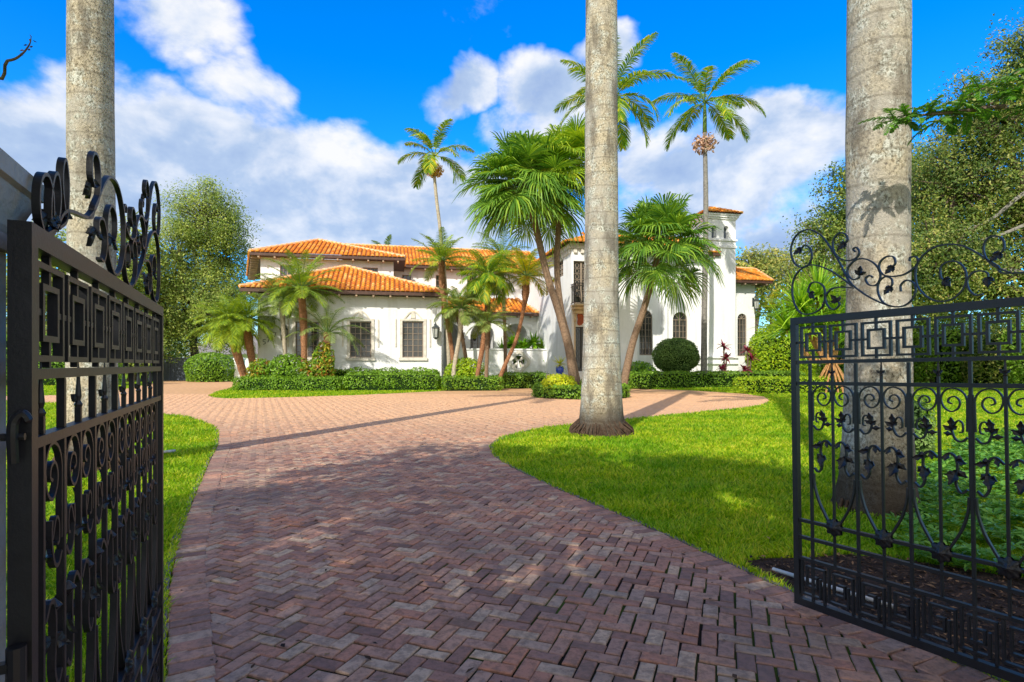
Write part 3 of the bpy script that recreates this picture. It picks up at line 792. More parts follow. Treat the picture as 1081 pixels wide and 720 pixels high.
def surround(s0, s1, z0, z1, d, arch=False):
    m = MB(); t = .16
    m.bb(s0 - t, s0 - .003, d - .05, d - .003, z0, z1 + .04); m.bb(s1 + .003, s1 + t, d - .05, d - .003, z0, z1 + .04)
    m.bb(s0 - t, s1 + t, d - .06, d - .003, z1 + .043, z1 + .17)
    m.bb(s0 - t - .06, s1 + t + .06, d - .11, d - .003, z0 - .17, z0 - .003)
    m.bb(s0 - t - .26, s0 - t - .18, d - .05, d - .003, z0 + (z1 - z0) * .3, z1 + .14); m.bb(s1 + t + .18, s1 + t + .26, d - .05, d - .003, z0 + (z1 - z0) * .3, z1 + .14)
    c = (s0 + s1) / 2; hw = (s1 - s0) / 2 * .72
    pts = [(c + hw * math.cos(a) * (1.15 - .25 * math.sin(a)), z1 + .17 + .42 * math.sin(a) ** 1.5) for a in np.linspace(0, math.pi, 15)]
    r = MB(); r.ribbon(pts, .09, .06)
    off = m.n
    for q in r.V: q[:, 1] += d - .033; m.V.append(q)
    for kk, f in r.F: m.F.append((kk, f + off))
    m.n += r.n
    m.prism([(c - .14, z1 + .2), (c + .14, z1 + .2), (c + .1, z1 + .48), (c, z1 + .58), (c - .1, z1 + .48)], d - .075, d - .004)
    return m.build('window_surround', M['stone'], house)

# --- garage wing (nearest, left)
A_s0, A_s1 = hs(272, 0), hs(466, 0)
A_zw = hz(400, 314.5, 0); A_ze = hz(400, 306.8, -.75)
wb = MB(); wb.bb(A_s0, A_s1, 0, 7.0, -.1, A_zw + .1)
wA = wb.build('wall', M['stucco'], house); wA['label'] = 'garage wing wall with three framed windows'
cb = MB(); WA = []
for x0, x1 in ((312, 337), (369.3, 392), (424.8, 447)):
    s0, z1 = hp(x0, 339.5, 0); s1, _ = hp(x1, 339.5, 0); z0 = hz((x0 + x1) / 2, 377.5, 0); z1 = hz((x0 + x1) / 2, 339.5, 0)
    WA.append((s0, s1, z0, z1)); opening(cb, s0, s1, z0, z1, 0)
cut(wA, cb)
for a in WA: window(*a, 0, False, 4, 6); surround(*a, 0)
A_L, A_R = A_s0 - .75, hs(473, -.75)
A_d = 3.3; ap_s, ap_z = hp(365, 281.5, A_d)
FL, FR, BR, BL = (A_L, -.75, A_ze), (A_R, -.75, A_ze), (A_R, 7.6, A_ze), (A_L, 7.6, A_ze)
AP = (ap_s, A_d, ap_z)
o, _ = roof_hip(None, None, [[FL, FR, AP], [FR, BR, AP], [BL, FL, AP], [BR, BL, AP]], None)
rd = MB(); ridge(rd, FR, AP); ridge(rd, FL, AP); ridge(rd, BR, AP); rd.build('ridge_tiles', M['ridge'], o)
eaves([FL, FR, BR, BL], [(A_s0, 0), (A_s1, 0), (A_s1, 7), (A_s0, 7)], A_zw, .22, (0, 1))
lantern(hs(301, 0), hz(300, 352, 0), 0, 1.5); lantern(hs(459.5, 0), hz(459, 350, 0), 0, 1.5)
num = MB()
for k, (x, y) in enumerate(((279, 361), (283, 359), (286.5, 356.5), (290, 353.5))):
    s, z = hp(x, y, 0)
    num.ribbon([(s - .07, z + .13), (s + .07, z + .13), (s - .01, z - .13)] if k else [(s + .07, z + .13), (s - .06, z + .12), (s - .06, z + .02), (s + .05, z), (s + .05, z - .10), (s - .06, z - .13)], .035, .02)
for q in num.V: q[:, 1] -= .014
num.build('house_number', M['iron'], house)
# --- upper storey, left block
B_d = 3.9
B_s0, B_s1 = hs(275, B_d), hs(415.5, B_d)
B_ze = hz(345, 268.5, B_d - .7); B_zw = hz(345, 275.5, B_d)
wb = MB(); wb.bb(B_s0, B_s1, B_d, B_d + 9.5, 0, B_zw + .1)
wB = wb.build('wall', M['stucco'], house)
cb = MB(); WB = []
for x0, x1, y1, y0 in ((295.5, 311, 280, 300), (383, 399, 282.5, 300)):
    s0, s1 = hs(x0, B_d), hs(x1, B_d); xm = (x0 + x1) / 2
    WB.append((s0, s1, hz(xm, y0, B_d), hz(xm, y1, B_d))); opening(cb, *WB[-1], B_d)
cut(wB, cb)
for a in WB: window(*a, B_d, False, 4, 4)
FL = (hs(263.8, B_d - .7), B_d - .7, B_ze); FR = (hs(428, B_d - .7), B_d - .7, B_ze)
# the left eave runs away from the viewer, a little splayed
Yb = (B_ze - CH) * F / (H0 - 292); wpt = np.array([(261 - CX) / F * Yb, Yb]) - O
BL = (wpt @ E1, wpt @ E2, B_ze); BR = (FR[0], BL[1], B_ze)
ap_s, ap_z = hp(336, 253.8, B_d + 3.6); AP = (ap_s, B_d + 3.6, ap_z); AP2 = (ap_s + .2, BL[1] - 4, ap_z)
o, _ = roof_hip(None, None, [[FL, FR, AP], [FR, BR, AP2, AP], [BL, FL, AP, AP2]], None)
rd = MB(); ridge(rd, FR, AP); ridge(rd, FL, AP); ridge(rd, AP, AP2); rd.build('ridge_tiles', M['ridge'], o)
eaves([FL, FR, BR, BL], [(B_s0, B_d), (B_s1, B_d), (B_s1, B_d + 9.5), (B_s0, B_d + 9.5)], B_zw, .2, (0, 3))
# --- entry block: measured first, others butt to it
E_d = -2.8
E_s0 = hs(562.5, 5.4); E_s1 = hs(656, E_d + 1)
E_s0 = hs(603.5, E_d)
# --- loggia between garage wing and entry block
D_d = 5.0
D_ze = hz(520, 329.5, D_d - .6); D_zw = hz(520, 334, D_d)
wb = MB(); wb.bb(A_s1 - .5, E_s0 + .3, D_d, D_d + 2.6, 0, D_zw + .1)
wD = wb.build('wall', M['stucco'], house); wD['label'] = 'loggia wall with round arches'
cb = MB()
AR = []
for x0, x1 in ((468.5, 485), (496.5, 522), (531.5, 557)):
    s0, s1 = hs(x0, D_d), hs(x1, D_d)
    AR.append((s0, s1)); opening(cb, s0, s1, .35, hz((x0 + x1) / 2, 341.5, D_d), D_d, 2.2, True)
cut(wD, cb)
s0, s1 = AR[1]
window(s0 + .12, s1 - .12, .9, hz(509, 352, D_d + 2.2) - .1, D_d + 2.2 - .2, False, 4, 4, inset=.12)
D_top = hz(520, 315, D_d + 2.4)
FL, FR = (A_s1 - .3, D_d - .6, D_ze), (hs(568.5, D_d - .6), D_d - .6, D_ze)
BLp, BRp = (A_s1 - .3, D_d + 2.4, D_top), (FR[0] - .9, D_d + 2.4, D_top)
o, _ = roof_hip(None, None, [[FL, FR, BRp, BLp]], None)
rd = MB(); ridge(rd, FR, BRp); rd.build('ridge_tiles', M['ridge'], o)
eaves([FL, FR, (FR[0], D_d + 2.4, D_ze), (FL[0], D_d + 2.4, D_ze)], [(A_s1 + .1, D_d), (E_s0, D_d), (E_s0, D_d + 2), (A_s1 + .1, D_d + 2)], D_zw, .2, (0,))
# hanging lantern in the middle arch
lb = MB(); sm = (s0 + s1) / 2; zt = hz(509, 342, D_d)
lb.tube([(sm, D_d + .6, zt), (sm, D_d + .6, zt - .5)], .015, 5); lb.lathe([(.03, 0), (.16, -.12), (.12, -.5), (.03, -.58)], (sm, D_d + .6, zt - .45), 6)
lb.build('hanging_lantern', M['lantern'], house)
# --- upper storey, middle block behind the loggia
C_d = 7.6
C_ze = hz(447, 279.8, C_d - .7); C_zw = hz(447, 285, C_d)
C_s0, C_s1 = B_s1 - .5, E_s0 + .3
wb = MB(); wb.bb(C_s0, C_s1, C_d, C_d + 7, 0, C_zw + .1)
wC = wb.build('wall', M['stucco'], house)
cb = MB(); WC = []
for x0, x1, y1, y0 in ((424.5, 434, 290, 312), (460, 468, 290, 312), (493, 503, 290, 312), (518, 529.5, 288.5, 312)):
    WC.append((hs(x0, C_d), hs(x1, C_d), hz(x0, y0, C_d), hz(x0, y1, C_d))); opening(cb, *WC[-1], C_d)
cut(wC, cb)
for a in WC: window(*a, C_d, False, 2, 4)
r_d = C_d + 4.4; rz = hz(430, 261.3, r_d)
FL, FR = (B_s1 - 2, C_d - .7, C_ze), (E_s0 + 1.2, C_d - .7, C_ze)
RL, RR = (B_s1 - 4, r_d, rz), (E_s0 + 1.2, r_d, rz)
o, _ = roof_hip(None, None, [[FL, FR, RR, RL]], None)
bk = MB(); bk.add([RL, RR, (RR[0], r_d + 5, C_ze), (RL[0], r_d + 5, C_ze)], [(0, 1, 2, 3)]); bk.build('back_slope', M['tilebase'], o)
rd = MB(); ridge(rd, RL, RR); rd.build('ridge_tiles', M['ridge'], o)
eaves([FL, FR, (FR[0], C_d + .5, C_ze), (FL[0], C_d + .5, C_ze)], [(FL[0], C_d), (FR[0], C_d), (FR[0], C_d + .5), (FL[0], C_d + .5)], C_zw, .2, (0,))
# --- entry block with balcony and door
E_zc = hz(603, 262, E_d)          # corbelled cornice
E_s1 = hs(657, -.6)
wb = MB(); wb.bb(E_s0, E_s1, E_d, C_d + 6, -.1, E_zc)
wE = wb.build('wall', M['stucco'], house); wE['label'] = 'entry block wall beside the balcony'
cb = MB()
dz0, dz1 = hz(612, 392, E_d), hz(612, 345, E_d); ds0, ds1 = hs(607.4, E_d), hs(622, E_d)
bz0, bz1 = hz(612, 322, E_d), hz(612, 275.5, E_d); bs0, bs1 = hs(605.5, E_d), hs(623, E_d)
opening(cb, ds0, ds1, dz0, dz1, E_d, .4); opening(cb, bs0, bs1, bz0, bz1, E_d, .4)
# two windows on the long left side (front faces -s)
LW = []
for x0, x1, y1, y0 in ((588.5, 594.5, 277, 294), (575, 579, 290, 313)):
    # find d of each column on the plane s = E_s0
    def dcol(x):
        rx = (x - CX) / F
        # (rx*Y - O.x, Y - O.y) . E1 = E_s0
        Y = (E_s0 + O @ E1) / (rx * E1[0] + E1[1]); q = np.array([rx * Y, Y]) - O
        return q @ E2, Y
    d1, Y1 = dcol(x0); d0, Y0 = dcol(x1)
    za = CH + (H0 - y0) / F * Y1; zb_ = CH + (H0 - y1) / F * Y1
    LW.append((d0, d1, za, zb_)); cb.bb(E_s0 - .3, E_s0 + .25, d0, d1, za, zb_)
cut(wE, cb)
for d0, d1, za, zb_ in LW:
    w = MB()
    for a, b_ in ((d0, d0 + .06), (d1 - .06, d1), ((d0 + d1) / 2 - .03, (d0 + d1) / 2 + .03)): w.bb(E_s0 + .08, E_s0 + .14, a, b_, za, zb_)
    for k in range(5): z = za + (zb_ - za - .05) * k / 4; w.bb(E_s0 + .09, E_s0 + .13, d0 + .06, d1 - .06, z, z + .05)
    f = w.build('window', M['winframe'], house); g = MB(); g.bb(E_s0 + .145, E_s0 + .16, d0, d1, za, zb_); g.build('pane', M['glass'], f)
def iron_door(name, s0, s1, z0, z1, d, mat):
    m = MB(); t = .07; y0, y1 = d + .12, d + .18
    m.bb(s0, s0 + t, y0, y1, z0, z1); m.bb(s1 - t, s1, y0, y1, z0, z1); m.bb(s0 + t, s1 - t, y0, y1, z1 - t, z1); m.bb(s0 + t, s1 - t, y0, y1, z0, z0 + .2)
    c = (s0 + s1) / 2; m.bb(c - .06, c + .06, y0, y1, z0 + .2, z1 - t)
    for k in range(1, 7):
        z = z0 + .2 + (z1 - z0 - .27) * k / 7
        for a, b_ in ((s0 + t, c - .06), (c + .06, s1 - t)):
            m.bb(a, b_, y0 + .015, y1 - .015, z - .015, z + .015)
            q = (a + b_) / 2; hw = (b_ - a) * .28
            m.ribbon([(q + hw * math.cos(u), z + .16 + .12 * math.sin(u)) for u in np.linspace(0, 6.283, 9)], .03, .01)
            m.V[-1][:, 1] += d + .15
    o = m.build(name, mat, house)
    g = MB(); g.bb(s0, s1, y1 + .003, y1 + .015, z0, z1); g.build('pane', M['glass'], o)
    return o
iron_door('front_door', ds0, ds1, dz0, dz1, E_d, M['door'])
iron_door('balcony_door', bs0, bs1, bz0, bz1, E_d, M['winframe'])
# door surround: pilasters, lintel, ornament
m = MB()
px0, px1 = hs(604.5, E_d), ds0
m.bb(px0 + .12, px1 - .08, E_d - .18, E_d - .003, 0, hz(605, 340, E_d))
m.bb(px0 + .06, px1 - .02, E_d - .25, E_d - .003, hz(605, 340, E_d) + .003, hz(605, 332, E_d)); m.bb(px0 + .06, px1 - .02, E_d - .25, E_d - .183, 0, .5)
for k in range(7): m.bb(px0 + .10, px1 - .06, E_d - .2, E_d - .183, .7 + k * .42, .98 + k * .42)
m.bb(ds1 + .06, ds1 + .5, E_d - .18, E_d - .003, 0, hz(605, 340, E_d))
m.bb(px0, hs(640, E_d), E_d - .34, E_d - .003, hz(605, 331.5, E_d), hz(605, 328, E_d))
m.bb(px0 - .08, hs(641, E_d), E_d - .6, E_d - .003, hz(605, 327.5, E_d), hz(605, 324.5, E_d))
m.build('door_surround', M['entry_stone'], house)
sl = MB(); sl.bb(px0 - .12, hs(642, E_d), E_d - .95, E_d - .003, hz(605, 324, E_d), hz(605, 322.6, E_d)); sl.build('balcony_floor', M['entry_stone'], house)
orn = MB(); s, z = hp(613.5, 337, E_d)
orn.prism([(s + .28 * math.cos(a) * (1 + .25 * math.cos(3 * a)), z + .32 * math.sin(a) * (1 + .25 * math.cos(3 * a))) for a in np.linspace(0, 6.283, 24)[:-1]], E_d - .09, E_d - .004)
orn.build('ornament', M['terracotta'], house)
rl = MB(); zr0, zr1 = hz(605, 322, E_d), hz(605, 300.5, E_d); ra, rb = px0 - .1, hs(640, E_d); yf = E_d - .88
for z in (zr0 + .06, zr1 - .04, zr1 - .18):
    rl.bb(ra, rb, yf - .02, yf + .02, z, z + .035); rl.bb(ra - .02, ra + .02, yf + .023, E_d - .01, z, z + .035)
nb = 18
for k in range(nb + 1):
    s = ra + (rb - ra) * k / nb
    rl.tube(spline([(s, yf, zr0 + .06), (s, yf - .14, zr0 + .3), (s, yf, zr0 + .75), (s, yf, zr1 - .04)], 4), .017, 5)
for k in range(1, 7): rl.bb(ra - .012, ra + .012, yf + (E_d - yf) * k / 7 - .012, yf + (E_d - yf) * k / 7 + .012, zr0 + .06, zr1 - .04)
rl.build('balcony_railing', M['iron'], house)
cm = MB(); cm.bb(E_s0 - .16, E_s1 + .16, E_d - .16, E_d + 12, E_zc + .003, E_zc + .28)
for k in range(26): cm.bb(E_s0 - .13, E_s0 - .003, E_d + .1 + k * .42, E_d + .28 + k * .42, E_zc - .26, E_zc - .003)
for k in range(9): cm.bb(E_s0 + .1 + k * .42, E_s0 + .28 + k * .42, E_d - .13, E_d - .003, E_zc - .26, E_zc - .003)
cm.build('cornice', M['stone'], house)
FL, FR = (E_s0 - .5, E_d - .5, E_zc + .28), (E_s1 + .5, E_d - .5, E_zc + .28); BL, BR = (E_s0 - .5, E_d + 11, E_zc + .28), (E_s1 + .5, E_d + 11, E_zc + .28)
mw = (E_s1 - E_s0) / 2 + .5; AP = (FL[0] + mw, E_d + mw, E_zc + 1.4); AP2 = (FL[0] + mw, E_d + 10, E_zc + 1.4)
o, _ = roof_hip(None, None, [[FL, FR, AP], [BL, FL, AP, AP2], [FR, BR, AP2, AP]], None)
lantern(hs(592, E_d) - .0, hz(592, 284, E_d), E_d, 1.0) if False else None
st = MB()
for k in range(4): st.bb(px0 - .2, hs(640, E_d), E_d - .65 - .35 * (k + 1), E_d - .003 if k == 3 else E_d - .6 - .0 * k, .0 if k == 3 else .0, dz0 - (k + 1) * dz0 / 5) if False else None
for k in range(4): st.bb(px0 - .2, hs(640, E_d), E_d - .62 - .34 * (k + 1), E_d - .62 - .34 * k - .002, -.02, dz0 - (k + .5) * dz0 / 4.5)
st.bb(px0 - .2, hs(640, E_d), E_d - .62, E_d - .26, -.02, dz0 - .01)
st.build('entry_steps', M['stone'], house)
# planter wall in front of the loggia with a pierced quatrefoil
Q_d = 2.6; q0, q1 = hs(484, Q_d), E_s0 - .003; qz = hz(540, 369.5, Q_d)
wb = MB(); wb.bb(q0, q1, Q_d, Q_d + .35, -.1, qz)
wq = wb.build('wall', M['stucco'], house); wq['label'] = 'low terrace wall pierced by a round ornament'
sc, zc = hp(548, 382, Q_d); rq = .42
cb = MB(); cb.prism([(sc + rq * 1.0 * math.cos(a), zc + rq * math.sin(a)) for a in np.linspace(0, 6.283, 21)[:-1]], Q_d - .3, Q_d + .6)
cut(wq, cb)
m = MB()
m.ribbon([(sc + (rq + .16) * math.cos(a) * (1 + .12 * math.cos(4 * a)), zc + (rq + .16) * math.sin(a) * (1 + .12 * math.cos(4 * a))) for a in np.linspace(0, 6.283, 41)], .2, .1)
for q in m.V: q[:, 1] += Q_d - .055
for k in range(4):
    a = k * math.pi / 2 + .78
    m.tube([(sc + rq * math.cos(a), Q_d + .15, zc + rq * math.sin(a)), (sc + .1 * math.cos(a), Q_d + .15, zc + .1 * math.sin(a))], [.12, .07], 6)
m.build('quatrefoil', M['stone'], house)
cp = MB(); cp.bb(q0 - .06, q1 - .003, Q_d - .06, Q_d + .41, qz + .002, qz + .09); cp.build('wall_coping', M['stucco'], house)
# --- main right front with arched windows
F_d = 2.2
F_s0, F_s1 = E_s1 - .3, hs(751, F_d)
F_zw = hz(700, 268, F_d)
wb = MB(); wb.bb(F_s0, F_s1, F_d, F_d + 8, -.1, F_zw)
wF = wb.build('wall', M['stucco'], house); wF['label'] = 'right front wall with arched windows'
cb = MB(); WF = []
for x0, x1, y1, y0 in ((675, 688.7, 327.5, 375), (710.3, 725.6, 329.3, 375)):
    WF.append((hs(x0, F_d), hs(x1, F_d), hz((x0 + x1) / 2, y0, F_d), hz((x0 + x1) / 2, y1, F_d))); opening(cb, *WF[-1], F_d, .25, True)
cut(wF, cb)
for a in WF: window(*a, F_d, True, 4, 6)
pl = MB()
for x in (666.5, 702.5): s = hs(x, F_d - .3); pl.bb(s - .16, s + .16, F_d - .3, F_d - .003, -.1, F_zw - .3)
pl.build('pilasters', M['stucco'], house)
FL, FR = (F_s0 - .1, F_d - .7, F_zw + .1), (F_s1 + .3, F_d - .7, F_zw + .1)
rdz = F_zw + 2.1
o, _ = roof_hip(None, None, [[FL, FR, (FR[0], F_d + 4, rdz), (FL[0], F_d + 4, rdz)]], None)
eaves([FL, FR, (FR[0], F_d + 1, FR[2]), (FL[0], F_d + 1, FL[2])], [(F_s0, F_d), (F_s1, F_d), (F_s1, F_d + 1), (F_s0, F_d + 1)], F_zw, .2, (0,))
# --- tower
T_d = 1.7
T_s0, T_s1 = hs(748, T_d), hs(776.6, T_d); T_w = T_s1 - T_s0; T_dep = T_w * 1.5
T_z = hz(762, 231.5, T_d)
wb = MB(); wb.bb(T_s0, T_s1, T_d, T_d + T_dep, -.1, T_z)
wT = wb.build('wall', M['stucco'], house); wT['label'] = 'square tower wall with belfry arches'
cb = MB()
for x0, x1 in ((751.2, 756.4), (764, 769.2)):
    opening(cb, hs(x0, T_d), hs(x1, T_d), hz(760, 251.5, T_d), hz(760, 238, T_d), T_d, .45, True)
for f in (.25, .68):
    c0 = T_d + T_dep * f
    v = arch_poly(c0 - .14, c0 + .14, hz(760, 251.5, T_d), hz(760, 238, T_d))
    n = len(v); cb.add([(T_s0 - .3, p[0], p[1]) for p in v] + [(T_s0 + .35, p[0], p[1]) for p in v], [tuple(range(n)), tuple(range(2 * n - 1, n - 1, -1))] + [(i, i + n, (i + 1) % n + n, (i + 1) % n) for i in range(n)])
cut(wT, cb)
for x0, x1 in ((751.2, 756.4), (764, 769.2)):
    m = MB(); m.prism(arch_poly(hs(x0, T_d) + .01, hs(x1, T_d) - .01, hz(760, 251.5, T_d) + .01, hz(760, 238, T_d) - .01), T_d + .33, T_d + .40); m.build('arch_shade', M['fence'], house)  # grey panels stand in for the shade inside the belfry arches
m = MB()
def ringbox(mb, o, z0, z1): mb.bb(T_s0 - o, T_s1 + o, T_d - o, T_d + T_dep + o, z0, z1)
za, zb_ = hz(762, 231.5, T_d), hz(762, 226, T_d)
ringbox(m, .08, za + .003, za + .12); ringbox(m, .16, za + .123, za + .26); ringbox(m, .23, za + .263, zb_ + .05)
m.build('tower_cornice', M['stucco'], house)
m = MB()
for y1, y0, oo in ((252.3, 254.2, .09), (259, 261.5, .07)):
    z0, z1 = hz(762, y0, T_d), hz(762, y1, T_d)
    m.bb(T_s0 - oo, T_s1 + oo, T_d - oo, T_d - .003, z0, z1); m.bb(T_s0 - oo, T_s0 - .003, T_d, T_d + T_dep, z0, z1); m.bb(T_s1 + .003, T_s1 + oo, T_d, T_d + T_dep, z0, z1)
m.build('tower_band', M['stucco'], house)
zr = zb_ + .06; oo = .33
FL, FR, BR, BL = (T_s0 - oo, T_d - oo, zr), (T_s1 + oo, T_d - oo, zr), (T_s1 + oo, T_d + T_dep + oo, zr), (T_s0 - oo, T_d + T_dep + oo, zr)
AP = ((T_s0 + T_s1) / 2, T_d + T_dep / 2, zr + .80)
o, _ = roof_hip(None, None, [[FL, FR, AP], [FR, BR, AP], [BL, FL, AP], [BR, BL, AP]], None)
rd = MB(); ridge(rd, FR, AP, .09); ridge(rd, FL, AP, .09); ridge(rd, BL, AP, .09); rd.build('ridge_tiles', M['ridge'], o)
m = MB(); m.bb(T_s0 - oo + .04, T_s1 + oo - .04, T_d - oo + .04, T_d + T_dep + oo - .04, zr - .05, zr - .002); m.build('tower_eave', M['wood'], house)
# plinth mouldings under the tower
m = MB()
x0s, x1s = hs(737, T_d - .35), T_s1 - .0
m.bb(x0s, x1s, T_d - .3, T_d - .003, -.1, hz(760, 377, T_d)); m.bb(x0s - .05, x1s + .05, T_d - .42, T_d - .303, hz(760, 378.2, T_d), hz(760, 376.6, T_d)); m.bb(x0s - .05, x1s + .05, T_d - .42, T_d - .303, hz(760, 384.5, T_d), hz(760, 382.8, T_d))
m.build('plinth', M['stucco'], house)
# --- end wing right of the tower
G_d = 3.2
G_s0, G_s1 = T_s1 - .2, hs(797, G_d)
G_zw, G_ze = hz(790, 300, G_d), hz(790, 295.5, G_d - .75)
wb = MB(); wb.bb(G_s0, G_s1, G_d, G_d + 6, -.1, G_zw + .1)
wG = wb.build('wall', M['stucco'], house); cb = MB()
a = (hs(778.6, G_d), hs(788.2, G_d), hz(783, 376, G_d), hz(783, 331, G_d)); opening(cb, *a, G_d, .25, True); cut(wG, cb); window(*a, G_d, True, 3, 6)
FL, FR = (T_s1 + .004, G_d - .75, G_ze), (hs(816, G_d - .75), G_d - .75, G_ze); BR = (FR[0], G_d + 6.5, G_ze)
APz = hz(781, 283, G_d + 2.6); AP = (T_s1 + .004, G_d + 2.6, APz); AP2 = (hs(797, G_d + 2.6), G_d + 2.6, APz - .05)
o, _ = roof_hip(None, None, [[FL, FR, AP2, AP], [FR, BR, AP2]], None)
rd = MB(); ridge(rd, FR, AP2, .1); ridge(rd, AP, AP2, .1); rd.build('ridge_tiles', M['ridge'], o)
eaves([FL, FR, BR, (FL[0], G_d + 6.5, G_ze)], [(G_s0, G_d), (G_s1, G_d), (G_s1, G_d + 6), (G_s0, G_d + 6)], G_zw, .2, (0, 1))
lantern(hs(795, G_d) - .0, hz(795, 321, G_d), G_d, 1.5)
#PART3
# ------------------------------------------------------------------ the wrought iron gates
GL = 1.51                                     # leaf length
def zz(y): return CH + (H0 - y) * .0052 + .0234   # heights read at the free end of the right leaf
RT_F = np.array([1.56, 3.12]); RT_D = np.array([.513, -.858])
def crest_pt(x, y):
    r = (x - CX) / F; t = (r * 3.12 - 1.56) / (.598 + r)
    return (t * 1.165, CH + (H0 - y) / F * (3.12 - t) + .0234 - t * 1.165 * .0155)
def c1(pts): return [crest_pt(831 + a / 6.0, 230 + b / 6.0) for a, b in pts]
CREST = [
    c1([(118, 195), (150, 165), (185, 195), (190, 250), (160, 300), (110, 305), (70, 265), (58, 190), (85, 115), (140, 72), (200, 72), (260, 110), (310, 180), (360, 260), (400, 340), (440, 410), (520, 475), (600, 520), (660, 545), (720, 560)]),
    c1([(185, 480), (165, 460), (185, 410), (230, 405), (268, 440), (270, 520), (240, 575), (180, 605), (115, 600), (75, 540), (62, 460), (75, 380), (120, 320), (180, 293), (250, 303), (320, 335), (400, 390), (450, 430)]),
    c1([(348, 520), (365, 545), (330, 578), (290, 555), (275, 500), (310, 450), (370, 435), (455, 440)]),
    c1([(400, 160), (424, 130), (405, 92), (365, 92), (330, 140), (335, 210), (370, 250), (430, 265), (480, 245), (497, 210), (480, 180), (458, 190), (470, 208)]),
    c1([(500, 345), (490, 375), (450, 385), (420, 350), (430, 300), (480, 258), (540, 255), (600, 290), (630, 350), (620, 400), (590, 425), (550, 415), (535, 380), (560, 360), (582, 372)]),
    c1([(705, 310), (728, 280), (715, 240), (670, 240), (630, 275), (625, 320), (650, 355), (700, 365), (745, 362), (790, 350), (850, 310), (875, 270), (860, 240), (825, 245), (820, 268)]),
    c1([(690, 440), (706, 415), (700, 380), (660, 368), (622, 400), (612, 460), (635, 520), (680, 552), (740, 560), (790, 548), (835, 510), (855, 460), (845, 410), (800, 390), (762, 420), (760, 462)]),
    c1([(1050, 395), (1020, 370), (1020, 310), (1060, 275), (1120, 270), (1170, 310), (1185, 380), (1160, 450), (1090, 510), (1000, 525), (920, 490), (865, 420), (860, 320), (900, 240), (980, 180), (1070, 160), (1150, 165), (1230, 200), (1310, 250), (1390, 300), (1450, 345), (1500, 365)]),
    c1([(1395, 225), (1430, 190), (1425, 130), (1380, 105), (1330, 120), (1300, 170), (1305, 230), (1340, 280), (1410, 320), (1490, 348)]),
    c1([(1325, 385), (1320, 345), (1280, 330), (1230, 340), (1190, 390), (1200, 450), (1240, 485), (1290, 478)]),
]
CREST_LEAF = [(0, -2.4), (1, -.9), (2, -1.6), (3, -2.2), (4, 1.4), (5, -2.5), (6, -2.2), (7, -.5), (8, -2.3), (9, 1.4)]
_t = zz(335.5)
CREST[7] = CREST[7][:-1]
EXTRA = [[(1.355, .045), (1.36, .085), (1.385, .108), (1.415, .10), (1.432, .07), (1.43, .03), (1.41, .004)],
         [(1.372, .035), (1.368, .08), (1.352, .118), (1.33, .128), (1.315, .10), (1.32, .06), (1.345, .02), (1.375, .004)],
         [(1.283, .065), (1.30, .11), (1.297, .155), (1.278, .172), (1.262, .14), (1.262, .10), (1.275, .055), (1.32, .03)]]
CREST_LEAF += [(10, 0), (11, 0), (12, 0)]
def leaf_plate(mb, u, z, size, ang, curl=.25, lobes=5, dep=.006, ysign=1):
    """small forged leaf: lobed outline, dished across, tip curled out"""
    n = 9; ks = np.linspace(0, 1, n)
    half = .27 * np.sin(ks * math.pi * .9 + .25) * (1 + .28 * np.cos(ks * lobes * 6.283)) ; half[-1] = .02
    ca, sa = math.cos(ang), math.sin(ang)
    v = []
    for yo in (0, dep):
        for k, h in zip(ks, half):
            for q in (-1, 0, 1):
                a, b = k * size, q * h * size
                y = ysign * (curl * size * (k ** 2) + (0 if q == 0 else .10 * size)) + yo
                v.append((u + a * ca - b * sa, y, z + a * sa + b * ca))
    fs = []
    for i in range(n - 1):
        for j in range(2):
            p = i * 3 + j; fs += [(p, p + 1, p + 4, p + 3), (p + 3 + 3 * n, p + 4 + 3 * n, p + 1 + 3 * n, p + 3 * n)]
        for p, q in ((i * 3, i * 3 + 3), (i * 3 + 5, i * 3 + 2)):
            fs.append((p, q, q + 3 * n, p + 3 * n))
    mb.add(v, fs)
